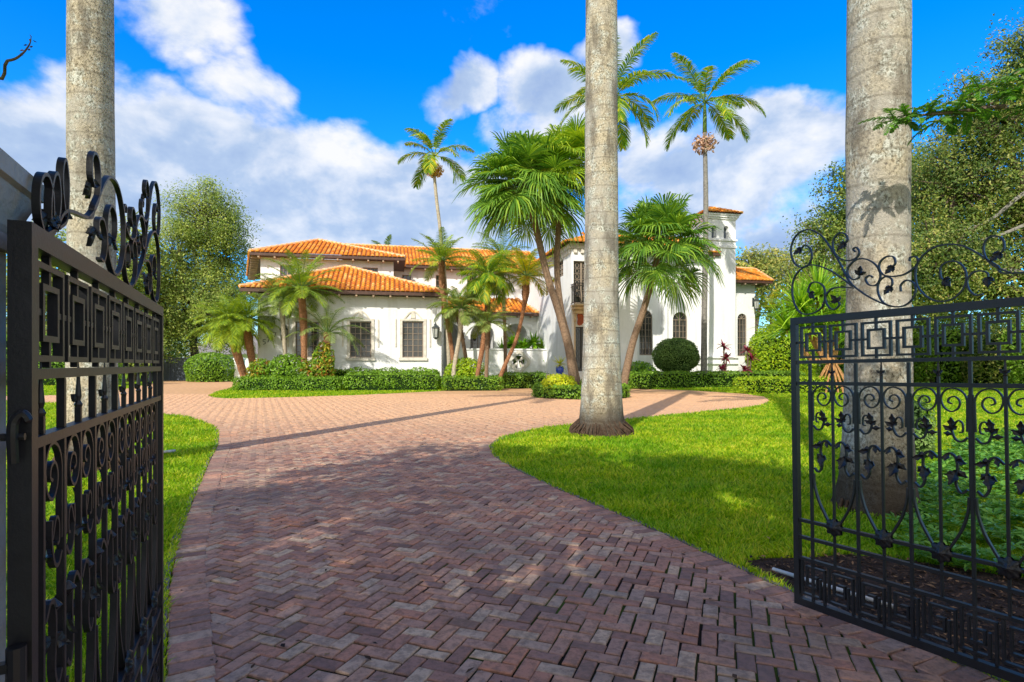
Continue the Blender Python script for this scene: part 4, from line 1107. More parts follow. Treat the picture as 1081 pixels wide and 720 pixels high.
def make_gate(label, group, nsq, cs=1.0, tail=(), left=False):
    """local x runs hinge -> free end, z up; patterns are measured from the free end (v)"""
    g = empty('driveway_gate', label, 'gate', group=group)
    U = lambda v: GL - v
    I = M['iron']
    top, rA, rB, rC, rD, bot = zz(335.5), zz(382.5), zz(404.5), zz(565), zz(587), zz(632)
    ros = zz(547.5)
    fr = MB(); S = .030
    fr.bb(0, S, -.0155, .0155, bot - .02, top); fr.bb(GL - S, GL, -.0155, .0155, bot - .02, top)
    fr.bb(S, GL - S, -.0155, .0155, top - .036, top); fr.bb(S, GL - S, -.0155, .0155, bot - .02, bot + .018)
    fr.build('frame', I, g)
    for z, r in ((rA, .009), (rB, .009), (rC, .008), (rD, .008), (ros, .008)): rl = MB(); rl.bb(S, GL - S, -.012, .012, z - r, z + r); rl.build('rail', I, g)
    # fret of nested squares under the top rail
    sq = MB(); pitch = (GL - 2 * S - .02) / nsq; zc = (top - .036 + rA) / 2 + .002; hh = .080; hw = pitch * .405; dp = .008; b = .0055
    for k in range(nsq):
        u = S + .01 + pitch * (k + .5)
        for (w2, h2) in ((hw, hh), (hw * .56, hh * .56)):
            sq.bb(u - w2 - b, u - w2 + b, -dp, dp, zc - h2 - b, zc + h2 + b); sq.bb(u + w2 - b, u + w2 + b, -dp, dp, zc - h2 - b, zc + h2 + b)
            sq.bb(u - w2 + b, u + w2 - b, -dp, dp, zc + h2 - b, zc + h2 + b); sq.bb(u - w2 + b, u + w2 - b, -dp, dp, zc - h2 - b, zc - h2 + b)
        for sgn in (-1, 1):
            z1 = zc + sgn * (hh * .56 + b); z2 = zc + sgn * (hh - b); z3 = zc + sgn * (hh + b); z4 = top - .036 if sgn > 0 else rA + .01
            sq.bb(u - b, u + b, -dp + .002, dp - .002, min(z1, z2), max(z1, z2)); sq.bb(u - b, u + b, -dp + .002, dp - .002, min(z3, z4), max(z3, z4))
            a1 = u + sgn * (hw * .56 + b); a2 = u + sgn * (hw - b); a3 = u + sgn * (hw + b); a4 = u + sgn * pitch / 2
            if k == 0 and sgn < 0: a4 = S
            if k == nsq - 1 and sgn > 0: a4 = GL - S
            sq.bb(min(a1, a2), max(a1, a2), -dp + .002, dp - .002, zc - b, zc + b); sq.bb(min(a3, a4), max(a3, a4), -dp + .002, dp - .002, zc - b, zc + b)
    sq.build('square_fretwork', I, g)
    # key fret at the foot
    kf = MB(); nk = 10; pk = (GL - 2 * S) / nk; z0, z1 = bot + .018, rD - .009; hgt = z1 - z0
    for k in range(nk):
        u0 = S + k * pk
        def K(pts):
            for (a, c), (e, f) in zip(pts[:-1], pts[1:]):
                x0, x1 = sorted((u0 + a * pk, u0 + e * pk)); y0, y1 = sorted((z0 + c * hgt, z0 + f * hgt))
                dj = .0085 if x0 == x1 else .0105
                kf.bb(x0 - .005, x1 + .005, -dj, dj, y0 - .005, y1 + .005)
        K([(.08, .03), (.08, .86), (.74, .86), (.74, .36), (.36, .36), (.36, .62), (.54, .62)])
        K([(.92, .97), (.92, .14), (.24, .14), (.24, .60)])
    kf.build('key_fretwork', I, g)
    # bars: every second one runs full height, the others stop at a spear point
    for k in range(12):
        v = .10 + k * (GL - .2) / 11; u = U(v)
        bm = MB()
        if k % 2 == 0:
            bm.bb(u - .0065, u + .0065, -.0065, .0065, bot + .018, rA - .010)
            bm.bb(u - .0105, u + .0105, -.005, .005, zz(505), rB - .04)
        else:
            bm.bb(u - .0055, u + .0055, -.0055, .0055, rD + .009, rB + .04)
            zt = rB + .04
            bm.lathe([(.006, 0), (.008, .006), (.004, .014), (.006, .024), (.004, .05), (.001, .10)], (u, 0, zt), 8)
            leaf_plate(bm, u - .004, zt + .012, .022, 2.3, .05); leaf_plate(bm, u + .004, zt + .012, .022, .85, .05)
        bm.build('bar', I, g)
    dv = (GL - .2) / 11
    for k in range(11):
        # gap between bars k and k+1: scroll springs from the even bar and curls in beside the odd one
        va, vb = .10 + k * dv, .10 + (k + 1) * dv
        if k % 2: va, vb = vb, va
        q = lambda f: U(va + (vb - va) * f)
        pts = [(q(.13), rB - .20), (q(.115), rB - .10), (q(.13), rB - .056), (q(.28), rB - .026), (q(.54), rB - .013), (q(.78), rB - .022), (q(.93), rB - .056), (q(.84), rB - .098), (q(.60), rB - .116), (q(.38), rB - .098), (q(.34), rB - .070), (q(.48), rB - .050), (q(.66), rB - .056), (q(.70), rB - .074), (q(.58), rB - .082)]
        m = MB(); m.ribbon(spline(pts, 4), .0062, .010); m.build('scroll', I, g)
        sg = 1 if q(1) > q(0) else -1
        # upper sprig of three leaves on a short stem
        m = MB()
        m.ribbon(spline([(q(.12), rB - .225), (q(.3), rB - .245), (q(.5), rB - .235), (q(.62), rB - .19), (q(.60), rB - .155)], 4), .008, .010)
        a = 1.57
        leaf_plate(m, q(.60), rB - .185, .046, a + .1 * sg, .25, 2); leaf_plate(m, q(.58), rB - .20, .038, a - .9 * sg, .3, 2); leaf_plate(m, q(.60), rB - .215, .036, a - 1.5 * sg, .3, 2, ysign=-1)
        leaf_plate(m, q(.60), rB - .195, .032, a + .95 * sg, .3, 2)
        m.ribbon(spline([(q(.58), rB - .19), (q(.42), rB - .155), (q(.27), rB - .165), (q(.26), rB - .20), (q(.36), rB - .205)], 4), .006, .010)
        m.build('leaf_sprig', I, g)
        m = MB()
        m.ribbon(spline([(q(.93), rB - .325), (q(.70), rB - .300), (q(.50), rB - .315), (q(.44), rB - .36), (q(.50), rB - .43), (q(.34), rB - .468), (q(.14), rB - .45)], 4), .009, .012)
        leaf_plate(m, q(.46), rB - .33, .042, a + 1.7 * sg, .35, 2); leaf_plate(m, q(.47), rB - .37, .066, -1.57 + .25 * sg, .45, 2); leaf_plate(m, q(.47), rB - .37, .046, -1.57 - .8 * sg, .35, 2, ysign=-1)
        leaf_plate(m, q(.47), rB - .38, .040, -1.57 + 1.2 * sg, .4, 2); leaf_plate(m, q(.70), rB - .30, .036, -1.2 * sg + (0 if sg > 0 else 3.14), .3, 2)
        m.lathe([(.002, -.014), (.014, 0), (.002, .014)], (q(.40), 0, rB - .318), 8)
        m.build('leaf_sprig', I, g)
        m = MB(); m.ribbon(spline([(q(.10), zz(497)), (q(.14), zz(509)), (q(.32), zz(524)), (q(.60), zz(537)), (q(.80), zz(545))], 4), .0085, .016); m.build('lyre_stem', I, g)
    for k in range(1, 12, 2):
        u = U(.10 + k * dv); zc2 = ros
        m = MB()
        for sgn in (-1, 1):
            th = np.linspace(0, 6.283, 33)[:-1]; r = .043 * (1 + .14 * np.cos(8 * th))
            rings = [(1.0, .009), (.85, .019), (.45, .012), (.32, .021), (.02, .025)]
            v = [(u + r_ * f * math.cos(t), sgn * y, zc2 + r_ * f * math.sin(t)) for f, y in rings for t, r_ in zip(th, r)]
            n = 32; m.add(v, [(i * n + j, i * n + (j + 1) % n, (i + 1) * n + (j + 1) % n, (i + 1) * n + j) for i in range(4) for j in range(n)])
        m.build('rosette', I, g, True)
    # crest of scrolls over the top rail
    allc = [[(v * cs, z) for v, z in c] for c in CREST]
    allc[7] = allc[7] + [(v, top + h) for v, h in tail]
    allc += [[(v, top + h) for v, h in c] for c in EXTRA]
    for i, pts in enumerate(allc):
        p = [(U(v), max(z, top + .004)) for v, z in pts]
        m = MB(); sp = spline(p, 5); w = np.full(len(sp), .0065); w[:4] = .005
        m.ribbon(sp, w, .012); sc = m.build('crest_scroll', I, g)
        for (j, a) in CREST_LEAF:
            if j == i:
                lm = MB(); u, z = p[0]
                d = np.array(p[0]) - np.array(p[1]); an = math.atan2(d[1], d[0])
                leaf_plate(lm, u - .01 * math.cos(an), z - .01 * math.sin(an), .046, an, .2, 3); leaf_plate(lm, u - .01 * math.cos(an), z - .01 * math.sin(an), .032, an + .8, .25, 3, ysign=-1); leaf_plate(lm, u - .01 * math.cos(an), z - .01 * math.sin(an), .032, an - .8, .25, 3)
                lm.build('crest_leaf', I, sc)
    # hinges reaching to the pillar
    for z in (zz(470), zz(600)):
        h = MB(); h.lathe([(.013, -.03), (.013, .03)], (-.014, .0, z), 10)
        if left: h.bb(-.022, -.006, .004, .09, z - .007, z + .007)
        else: h.bb(-.23, -.006, -.008, .008, z - .007, z + .007)
        h.build('hinge', I, g)
    return g
gr = make_gate('open black wrought iron gate at right, in front of the thick palm trunk', 'wrought iron driveway gates', 9, 1.0, ((1.20, .085), (1.30, .03), (1.37, .006)))
hr = RT_F + RT_D * GL
gr.location = (hr[0], hr[1], 0); gr.rotation_euler = (0, R(.89), math.atan2(.858, -.513))
gl = make_gate('open black wrought iron gate at left, seen almost edge on', 'wrought iron driveway gates', 8, 1.15, ((1.27, .075), (1.34, .025), (1.39, .004)), True)
hl = np.array([-.767, .908]); fl = np.array([-1.398, 2.28]); dl = (fl - hl) / np.linalg.norm(fl - hl)
nl = np.array([dl[1], -dl[0]])
gl.location = (hl[0] - nl[0] * .0155, hl[1] - nl[1] * .0155, -.052); gl.rotation_euler = (0, 0, math.atan2(dl[1], dl[0]))
lt = MB()                                      # loop latch on the hinge stile
zl = CH + (H0 - 460) / F * .9 + .052
lt.tube([(-.018, .10, zl), (-.018, -.012, zl)], .006, 8)
lt.tube(spline([(-.020, .002, zl - .04), (-.024, .002, zl + .0), (-.024, .0, zl + .025), (-.022, -.010, zl + .036), (-.02, -.018, zl + .022)], 5), [.0075] * 20 + [.004], 8)
lt.build('latch', M['iron'], gl)

def pillar(label, x, y, rot):
    o = empty('gate_pillar', label, 'pillar', (x, y, 0), (0, 0, rot), 'stucco gate pillars')
    s = MB(); s.lathe([(.25, -.05), (.25, 1.545)], n=4, square=True); s.build('shaft', M['pillar'], o)
    c = MB(); c.lathe([(.258, 1.547), (.258, 1.575), (.264, 1.585), (.268, 1.60), (.283, 1.640), (.283, 1.646), (.293, 1.65), (.293, 1.682), (.25, 1.70)], n=4, square=True); c.build('cap', M['pillar'], o)
P1 = np.array([-.890, 1.0]); cpos = P1 - dl * .25 - nl * .25
pillar('stucco gate pillar with moulded cap at the left edge of the photo', cpos[0], cpos[1], math.atan2(dl[1], dl[0]))
cpos = hr - RT_D * -1 * 0 + RT_D * .48
pillar('stucco gate pillar carrying the right gate leaf', cpos[0], cpos[1], math.atan2(-RT_D[1], -RT_D[0]))
#PART4
# ------------------------------------------------------------------ royal palms with the trunks in the foreground
def royal(label, x, y, prof, height, lean=(0, 0), crown_n=15, nroot=340, hroot=.27):
    o = empty('royal_palm', label, 'palm tree', (x, y, 0), (0, 0, rng.random() * 0), 'tall grey royal palms in the front garden')
    zs = np.array([p[0] for p in prof]); rs = np.array([p[1] for p in prof])
    zr = np.concatenate([np.linspace(-.06, .9, 14), np.linspace(1.0, height, 40)])
    n = 28; th = np.arange(n) / n * 2 * math.pi
    v = []
    for z in zr:
        r0 = np.interp(z, zs, rs)
        f = math.exp(-max(z, 0) / .22)
        r = r0 * (1 + f * (.07 * np.sin(5 * th + 1) + .05 * np.sin(9 * th + 2)) + .006 * math.sin(z * 17) + .008 * np.sin(3 * th + z * 2))
        cx, cy = lean[0] * z, lean[1] * z
        v.append(np.stack([cx + r * np.cos(th), cy + r * np.sin(th), np.full(n, z)], -1))
    mb = MB(); m = len(zr)
    mb.add(np.concatenate(v), [(i * n + j, i * n + (j + 1) % n, (i + 1) * n + (j + 1) % n, (i + 1) * n + j) for i in range(m - 1) for j in range(n)])
    mb.build('trunk', M['royal'], o, True)
    rt = MB(); r0 = rs[0]
    for k in range(nroot):
        a = rng.random() * 6.283; zt = .03 + hroot * rng.random() ** 2.5; rr = np.interp(zt, zs, rs) * rng.uniform(1.0, 1.06)
        rt.tube([(rr * .95 * math.cos(a), rr * .95 * math.sin(a), zt), (max(rr, r0 * .98) * 1.03 * math.cos(a + .04), max(rr, r0 * .98) * 1.03 * math.sin(a + .04), zt * .45), (r0 * 1.07 * math.cos(a + .07), r0 * 1.07 * math.sin(a + .07), -.01)], rng.uniform(.008, .016), 5)
    rt.build('roots', M['palmroot'], o)
    top = np.array([lean[0] * height, lean[1] * height, height])
    s = MB(); s.tube([top, top + (0, 0, .7), top + (0, 0, 1.6)], [rs[-1] * 1.15, rs[-1] * 1.05, rs[-1] * .5], 14); s.build('crownshaft', M['shaft'], o, True)
    lf = MB(); st = MB()
    for az, el in sphere_dirs(crown_n, -.2, 1.25):
        frond(lf, st, top + np.array([0, 0, 1.5]), az, el, 3.3 * rng.uniform(.9, 1.1), rng.uniform(.9, 1.5), .62, 52, .05, .3, .5, .4, .16)
    c = lf.build('crown', M['royalfrond'], o); st.build('leaf_stems', M['shaft'], c)
TRC = (TR['c'][0] - .04, TR['c'][1])
royal('royal palm with lichen spotted grey trunk on the tip of the lawn', *TRC, [(-.06, .60), (.05, .54), (.18, .47), (.35, .425), (.7, .40), (1.1, .385), (1.9, .35), (2.9, .333), (4.5, .322), (8.5, .305), (12.5, .22)], 12.5)
royal('thickest royal palm trunk, behind the right gate leaf', *TR['r'], [(-.06, .36), (.1, .335), (.3, .305), (.8, .282), (1.6, .265), (2.3, .254), (3.5, .262), (5, .255), (9, .24), (11.5, .2)], 11.5, (.002, 0), 15, 150, .10)
royal('royal palm trunk seen behind the left gate leaf', *TR['l'], [(-.06, .42), (.1, .38), (.4, .33), (1, .28), (2.2, .262), (3.5, .258), (6, .25), (9, .24), (12, .2)], 12.2, (-.005, 0))

# ------------------------------------------------------------------ fan palms, date palms and tall palms around the house
Yp = 23.6
fan_palm('fan palm leaning left out of the round hedge, dark green crown', [(*G(607, 419.5), 0), P(601, 372, Yp), P(590, 330, Yp), P(578, 292, Yp), P(568, 250, Yp), P(556, 197, Yp)], [.19, .16, .15, .14, .13], M['fan'], 96, 1.5, 1.18, 'fan palms')
fan_palm('upright fan palm behind the centre trunk with yellowish upper fronds', [(*G(612, 418), 0), P(600, 360, Yp + .5), P(592, 325, Yp + .5), P(588, 270, Yp + .5), P(596, 172, Yp + .5)], [.18, .15, .14, .13, .12], M['fanlight'], 44, 1.15, 1.0, 'fan palms', (-.4, 1.35))
fan_palm('fan palm right of the centre trunk in front of the arched windows', [P(656.5, 414.4, 27.5), P(667, 365, 27.5), P(680, 325, 27.5), P(688, 296, 27.5), P(696, 262, 27.5)], [.20, .17, .16, .15, .14], M['fan'], 66, 1.6, 1.25, 'fan palms')

palm('tall slim palm with a round seed cluster left of the fan palms', [P(475, 408, 33), P(473, 360, 33), P(470, 300, 33), P(465, 245, 33), P(461, 212, 33), P(458.5, 186, 33)], [.13, .11, .10, .10, .09], 'palmpale', M['tallfrond'], 13, 2.5, .62, 54, .05, (-.35, 1.35), (1.1, 2.0), (1.25, 'shaft'), 'tall slim palms', seeds=(.55, .35, 900, M['seeds'], .14), hang=.5)
palm('tall palm whose crown spreads behind the centre trunk', [P(646, 412, 29), P(646, 300, 29), P(646, 200, 29), P(646, 128, 29)], [.14, .12, .12, .10], 'palmgrey', M['tallfrond'], 19, 3.3, .72, 58, .055, (-.35, 1.3), (1.0, 1.9), (1.2, 'shaft'), 'tall slim palms', hang=.5)
palm('tall palm with yellowing fronds in front of the tower', [P(743, 409, 33.3), P(743.5, 330, 33.3), P(745, 250, 33.3), P(745, 200, 33.3), P(744, 140, 33.3)], [.19, .16, .15, .14, .11], 'palmgrey', M['tallfrond'], 15, 3.6, .80, 60, .06, (-.45, 1.2), (.9, 1.8), (1.9, 'shaft'), 'tall slim palms', seeds=(.75, -.65, 420, M['flower'], .22), hang=.5)
palm('palm top showing above the ridge of the house roof', [(P(407, 380, 62)[0], 62, 0), P(407, 270, 62)], [.2, .15], 'palmpale', M['greyfrond'], 11, 2.6, .6, 24, .10, (-.2, 1.2), (.8, 1.4))
palm('pygmy date palm leaning left at the garage corner, dense yellow green crown', [P(262, 411, 30.2), P(254, 385, 30.2), P(247, 362, 30.2), P(242, 342, 30.2)], [.20, .20, .24, .22], 'palmred', M['datefrond'], 44, 2.15, .52, 54, .026, (-.5, 1.3), (.9, 1.7), None, 'small palms along the garage wing', hang=.5)
palm('second pygmy date palm right behind the leaning one, at the garage corner', [P(272, 411, 30.4), P(266, 380, 30.4), P(262, 355, 30.4), P(262, 338, 30.4)], [.18, .18, .22, .2], 'palmred', M['datefrond'], 34, 1.95, .48, 50, .026, (-.4, 1.3), (.9, 1.6), None, 'small palms along the garage wing', hang=.5)
palm('slim palm with pale trunk left of the garage windows', [P(303, 411, 30.6), P(301, 375, 30.6), P(299, 345, 30.6), P(297, 318, 30.6)], [.12, .11, .12, .14], 'palmpale', M['greyfrond'], 30, 1.9, .46, 48, .024, (-.3, 1.3), (.8, 1.5), None, 'small palms along the garage wing', hang=.4)
palm('tallest small palm with orange trunk before the left garage window', [P(321, 411, 30.0), P(321, 370, 30.0), P(320, 335, 30.0), P(318, 306, 30.0)], [.17, .15, .20, .17], 'palmred', M['datefrond'], 38, 2.4, .50, 54, .026, (-.25, 1.35), (.7, 1.5), None, 'small palms along the garage wing', hang=.4)
palm('short palm with arching grey green fronds between two garage windows', [P(345, 411, 30.4), P(345, 380, 30.4), P(345.5, 352, 30.4)], [.15, .15, .19], 'palmred', M['greyfrond'], 20, 2.3, .42, 48, .022, (.0, 1.3), (1.0, 1.7), None, 'small palms along the garage wing', hang=.4, vee=.2)
grp = 'small palms in front of the loggia'
palm('palm with orange neck at the right end of the garage roof', [P(481, 411, 31.5), P(477, 370, 31.5), P(470, 325, 31.5), P(467, 300, 31.5), P(466, 276, 31.5)], [.13, .12, .12, .19, .14], 'palmred', M['datefrond'], 26, 1.9, .50, 48, .03, (-.1, 1.35), (.6, 1.5), None, grp, hang=.4)
palm('palm on a pale bowed trunk by the first loggia arch', [P(478, 411, 30), P(480, 385, 30), P(485, 355, 30), P(487.5, 326, 30)], [.14, .12, .11, .17], 'palmpale', M['greyfrond'], 30, 1.75, .44, 46, .026, (-.35, 1.3), (.8, 1.6), None, grp, hang=.5)
palm('palm on a dark trunk crossing behind the bowed pale one', [P(494, 411, 30.8), P(492, 380, 30.8), P(487, 352, 30.8), P(482, 326, 30.8)], [.12, .11, .10, .13], 'palmbark', M['datefrond'], 20, 1.5, .40, 44, .028, (-.3, 1.3), (.8, 1.6), None, grp, hang=.5)
palm('palm with bright yellow green drooping crown over the middle arch', [P(501, 411, 30), P(506, 385, 30), P(512, 350, 30), P(515, 318, 30), P(515, 292, 30)], [.13, .12, .17, .13, .13], 'palmred', M['tallfrond'], 34, 1.9, .54, 54, .03, (-.5, 1.3), (.9, 1.8), None, grp, hang=.7)
palm('low palm under the bright yellow green crown', [P(513, 411, 29.6), P(514, 375, 29.6), P(515.5, 340, 29.6)], [.10, .10, .12], 'palmbark', M['greyfrond'], 26, 1.5, .40, 44, .024, (-.3, 1.2), (.7, 1.4), None, grp, hang=.5)
palm('palm with swollen orange neck leaning right before the planter wall', [P(524, 410, 30), P(531, 390, 30), P(545, 358, 30), P(553, 325, 30), P(555, 308, 30), P(556, 292, 30)], [.12, .11, .10, .10, .22, .14], 'palmred', M['yellowfrond'], 26, 1.95, .52, 52, .032, (-.2, 1.35), (.7, 1.5), None, grp, hang=.5)

palm('palm crown showing behind and above the other loggia palms', [P(534, 409, 34), P(533, 350, 34), P(531, 300, 34), P(530, 272, 34)], [.12, .11, .10, .11], 'palmbark', M['datefrond'], 24, 2.0, .50, 46, .030, (-.3, 1.35), (.8, 1.6), None, grp, hang=.5)

# ------------------------------------------------------------------ hedges and shrubs
def gp(x, Y): return ((x - CX) / F * Y, Y)
hedge_w('clipped_hedge', 'low box hedge along the grass strip, left of the rounded mound hedge', gp(250, 29.4), gp(361, 29.0), 1.1, .68, M['hedge'], .10, 330)
hedge_w('clipped_hedge', 'rounded mound hedge beneath the right garage window', gp(363, 29.3), gp(465, 30.0), 1.3, .92, M['hedge'], .10, 330, None, .95, .10)
hedge_w('clipped_hedge', 'looser dark hedge right against the garage wall', gp(318, 31.0), gp(463, 32.4), .8, 1.08, M['hedge'], .12, 240, None, .6, .12)
hedge_w('clipped_hedge', 'hedge at the foot of the terrace planter wall', gp(527, 32.2), gp(577, 33.2), 1.3, .85, M['hedge'], .10, 300, None, .6, .10)
hedge_w('clipped_hedge', 'low green hedge under the bright shrub at the garage corner', gp(467, 29.6), gp(530, 30.0), 1.1, .72, M['hedge'], .10, 300, None, .6, .10)
hedge_w('clipped_hedge', 'long dark low hedge under the arched windows and tower', gp(660, 31.6), gp(843, 35.2), 1.2, .92, M['hedge'], .11, 260)
hedge_w('clipped_hedge', 'bright yellow green box hedge at the right end of the drive', gp(784, 26.2), gp(930, 28.5), 1.5, .74, M['hedgelight'], .09, 330, None, .5, .07)
hedge_w('tall_hedge', 'tall green hedge beyond the lawn, seen through the left gate', gp(-60, 35), gp(125, 37), 1.6, 3.2, M['hedge'], .16, 110, None, .4, .2)
def ring_hedge():
    o = empty('ring_hedge', 'low round hedge circling the fan palms in the drive', 'hedge', (PL[0], PL[1], 0))
    mb = MB(); co = MB(); n = 22
    for k in range(n):
        a = (k + .5) / n * 6.283
        L = 2 * (PLR - .3) * math.tan(math.pi / n) * 1.12
        hedge_shell(mb, co, (PLR - .3) * math.cos(a), (PLR - .3) * math.sin(a), 0, .62, L, .52, a, .085, 330, .5, .04)
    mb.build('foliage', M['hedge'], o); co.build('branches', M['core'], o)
    s = [(PL[0] + (PLR - .02) * math.cos(a), PL[1] + (PLR - .02) * math.sin(a)) for a in np.linspace(0, 6.283, 33)[:-1]]
    m = MB(); m.slab(s, .0, .05); tag(m.build('planter_soil', M['mulch']), kind='structure')
ring_hedge()
bush('golden_shrub', 'yellow shrub inside the ring hedge, left of the leaning trunk', *gp(590, 22.9), .75, .65, 1.0, M['yellowbush'], .11, 1500)
bush('golden_shrub', 'yellow green shrub inside the ring hedge, right of the leaning trunk', *gp(628, 22.9), .62, .6, 1.05, M['hedgelight'], .11, 1300)
bush('bright_shrub', 'big bright lime shrub by the corner of the garage wing', *gp(491, 30.6), 1.15, .9, 1.75, M['hedgelight'], .13, 2400)
bush('round_bush', 'clipped round bush in front of the grey fence', *gp(222, 45), 1.95, 1.6, 2.35, M['hedge'], .17, 3000, rough=.07)
bush('croton', 'reddish croton shrub at the foot of the leaning date palms', *gp(276, 29.9), .8, .6, 1.7, M['croton'], .2, 800, big=True)
bush('leafy_shrub', 'rounded glossy green shrub left of the first garage window', *gp(304, 29.8), 1.2, .8, 1.95, M['hedge'], .16, 1700)
bush('croton', 'tall croton with yellow and red leaves between the garage windows', *gp(341, 29.9), .62, .5, 2.6, M['croton'], .24, 650, big=True)
bush('croton', 'small variegated croton below the short arching palm', *gp(327, 29.7), .6, .5, 1.6, M['croton'], .2, 500, big=True)
bush('green_shrub', 'green shrub beside the foot of the right fan palm', *gp(676, 32.8), 1.0, .8, 1.55, M['tropic'], .16, 1300)
bush('lime_hedge', 'tall lime and bronze hedge right of the end wing', *gp(826, 37.5), 2.3, 1.5, 4.2, M['hedgelight'], .17, 5200, rough=.12)
bush('lime_hedge', 'dark end of the tall hedge against the end wing wall', *gp(806, 38.2), 1.1, 1.0, 3.6, M['hedge'], .17, 2200, rough=.12)
bush('dark_shrub', 'dark shrub close beside the thick trunk on its right', *gp(967, 8.2), .24, .24, .95, M['ball'], .06, 700)
for i, (x, Y, r, h, mt, lb) in enumerate(((885, 41, 3.0, 4.0, 'hedge', 'tall green shrubs behind the screw pine'), (955, 39, 3.2, 4.6, 'oak', 'broad olive shrub behind the thick palm trunk'), (1010, 37, 3.0, 4.8, 'hedge', 'leafy green shrub at the back of the lawn, just right of the thick trunk'), (1062, 35, 2.8, 4.6, 'oakdark', 'dark shrub at the back of the lawn by the right edge'), (1115, 33, 3, 5, 'hedge', 'shrub at the back of the lawn by the very right edge'))):
    bush('tall_shrub', lb, *gp(x, Y), r, 1.8, h, M[mt], .2, 4200, 'shrubs along the back of the lawn', rough=.2)
def topiary():
    x, y = gp(713.5, 34.2)
    o = empty('ball_topiary', 'dark green clipped ball shrub in front of the arched window', 'topiary', (x, y, 0))
    u = rand_unit(15000); mb = MB(); rz, rx, cz = 1.07, 1.32, 1.85
    c = u * (1 + rng.normal(0, .03, 15000) + .035 * np.sin(u[:, 0] * 5 + 1) * np.sin(u[:, 2] * 6) + .02 * np.sin(u[:, 1] * 9 + u[:, 0] * 7))[:, None] * np.array([rx, rx * .95, rz]) + np.array([0, 0, cz])
    leaves(mb, c, .085, u, .5, .55); mb.build('foliage', M['ball'], o)
    s = MB(); s.tube([(0, 0, -.05), (0, 0, 1.2)], [.09, .08], 8)
    th = np.linspace(-1.45, 1.45, 9); s.lathe([(rx * .95 * math.cos(t), cz + rz * .95 * math.sin(t)) for t in th], n=16); s.build('branches', M['core'], o)
topiary()
def strap_plant(name, label, cat, heads, base, mat, leaf, width, n, group=None, droop=.5, stem='bark', roots=None, lo=-.3):
    base = np.array(base, float); o = empty(name, label, cat, base, (0, 0, 0), group)
    lf = MB(); st = MB()
    for h in heads:
        h = np.array(h, float) - base
        st.tube(spline([(h[0] * .1, h[1] * .1, -.02 if roots is None else roots), tuple(h * np.array([.5, .5, .55])), tuple(h)], 4), .05 if roots is None else .13, 6)
        u = rand_unit(n); u[:, 2] = lo + (1 - lo) * np.abs(u[:, 2]); u /= np.linalg.norm(u, axis=1)[:, None]
        L = leaf * rng.uniform(.75, 1.15, n)
        k = np.array([0, .35, .7, 1.0]); sag = droop * k ** 2 * np.array([1.0])
        ctr = h + u[:, None] * (L[:, None] * k)[..., None] - np.array([0, 0, 1.0]) * (L[:, None] * sag * rng.uniform(.1, 1.0, (n, 1)))[..., None]
        wd = np.cross(u, rand_unit(n) * .3 + np.array([0, 0, 1])); wd /= np.linalg.norm(wd, axis=1)[:, None] + 1e-9
        ww = width * np.array([.7, 1, .7, .06])[None, :, None]
        lf.strips(np.stack([ctr + wd[:, None] * ww / 2, ctr - wd[:, None] * ww / 2], 2))
    if roots is not None:
        for k in range(18):
            a = k / 18 * 6.283; r = rng.uniform(.5, 1.2)
            st.tube(spline([(0.1 * math.cos(a), .1 * math.sin(a), roots * rng.uniform(.6, 1.1)), (r * .6 * math.cos(a), r * .6 * math.sin(a), roots * .45), (r * math.cos(a), r * math.sin(a), -.04)], 3), rng.uniform(.03, .055), 6)
    st.build('stems', M['root' if roots is not None else stem], o); lf.build('leaves', mat, o)
    return o
strap_plant('screw_pine', 'big spiky screw pine on orange stilt roots behind the free end of the right gate', 'screw pine', [P(858, 345, 27), P(832, 348, 27.5), P(885, 335, 27), P(864, 312, 27.4), P(905, 350, 26.6), P(845, 325, 27.3)], (*gp(878, 27.0), 0), M['pandan'], 2.1, .085, 170, None, .35, roots=1.5)
for k, (hx, lb) in enumerate((((764, 767, 762), 'red cordyline left of the tower end window'), ((789, 793, 786), 'red cordyline under the tower end window'))):
    x, y = gp(hx[0] + 1, 34.0)
    strap_plant('cordyline', lb, 'cordyline', [P(hx[0], 366 + 4 * k, 34.0), P(hx[1], 378, 34.0), P(hx[2], 390, 33.9)], (x, y, 0), M['ti'], .55, .11, 34, 'red cordylines by the tower', .6)
strap_plant('bird_of_paradise', 'mass of broad tropical leaves above the terrace planter wall', 'shrub', [P(x, y, 38.3 + .25 * (i % 3)) for i, (x, y) in enumerate(((531, 372), (541, 364), (553, 368), (563, 363), (574, 369), (585, 366), (548, 376), (568, 375)))], (*gp(558, 38.4), .02), M['tropic'], 1.05, .20, 80, None, .7)
def far_palm(label, x, y, Y, n, L, mat):
    b = (*gp(x, Y), 0)
    return palm(label, [b, P(x, y, Y)], [.1, .08], 'palmbark', mat, n, L, .55, 28, .08, (-.2, 1.4), (.8, 1.5), None, hang=.5, name='areca_palm')
far_palm('yellow green areca palm to the right of the end wing roof', 814, 332, 44, 18, 2.8, M['yellowfrond'])
far_palm('feathery palm behind the lime hedge, left of the screw pine', 838, 335, 42, 16, 2.6, M['datefrond'])

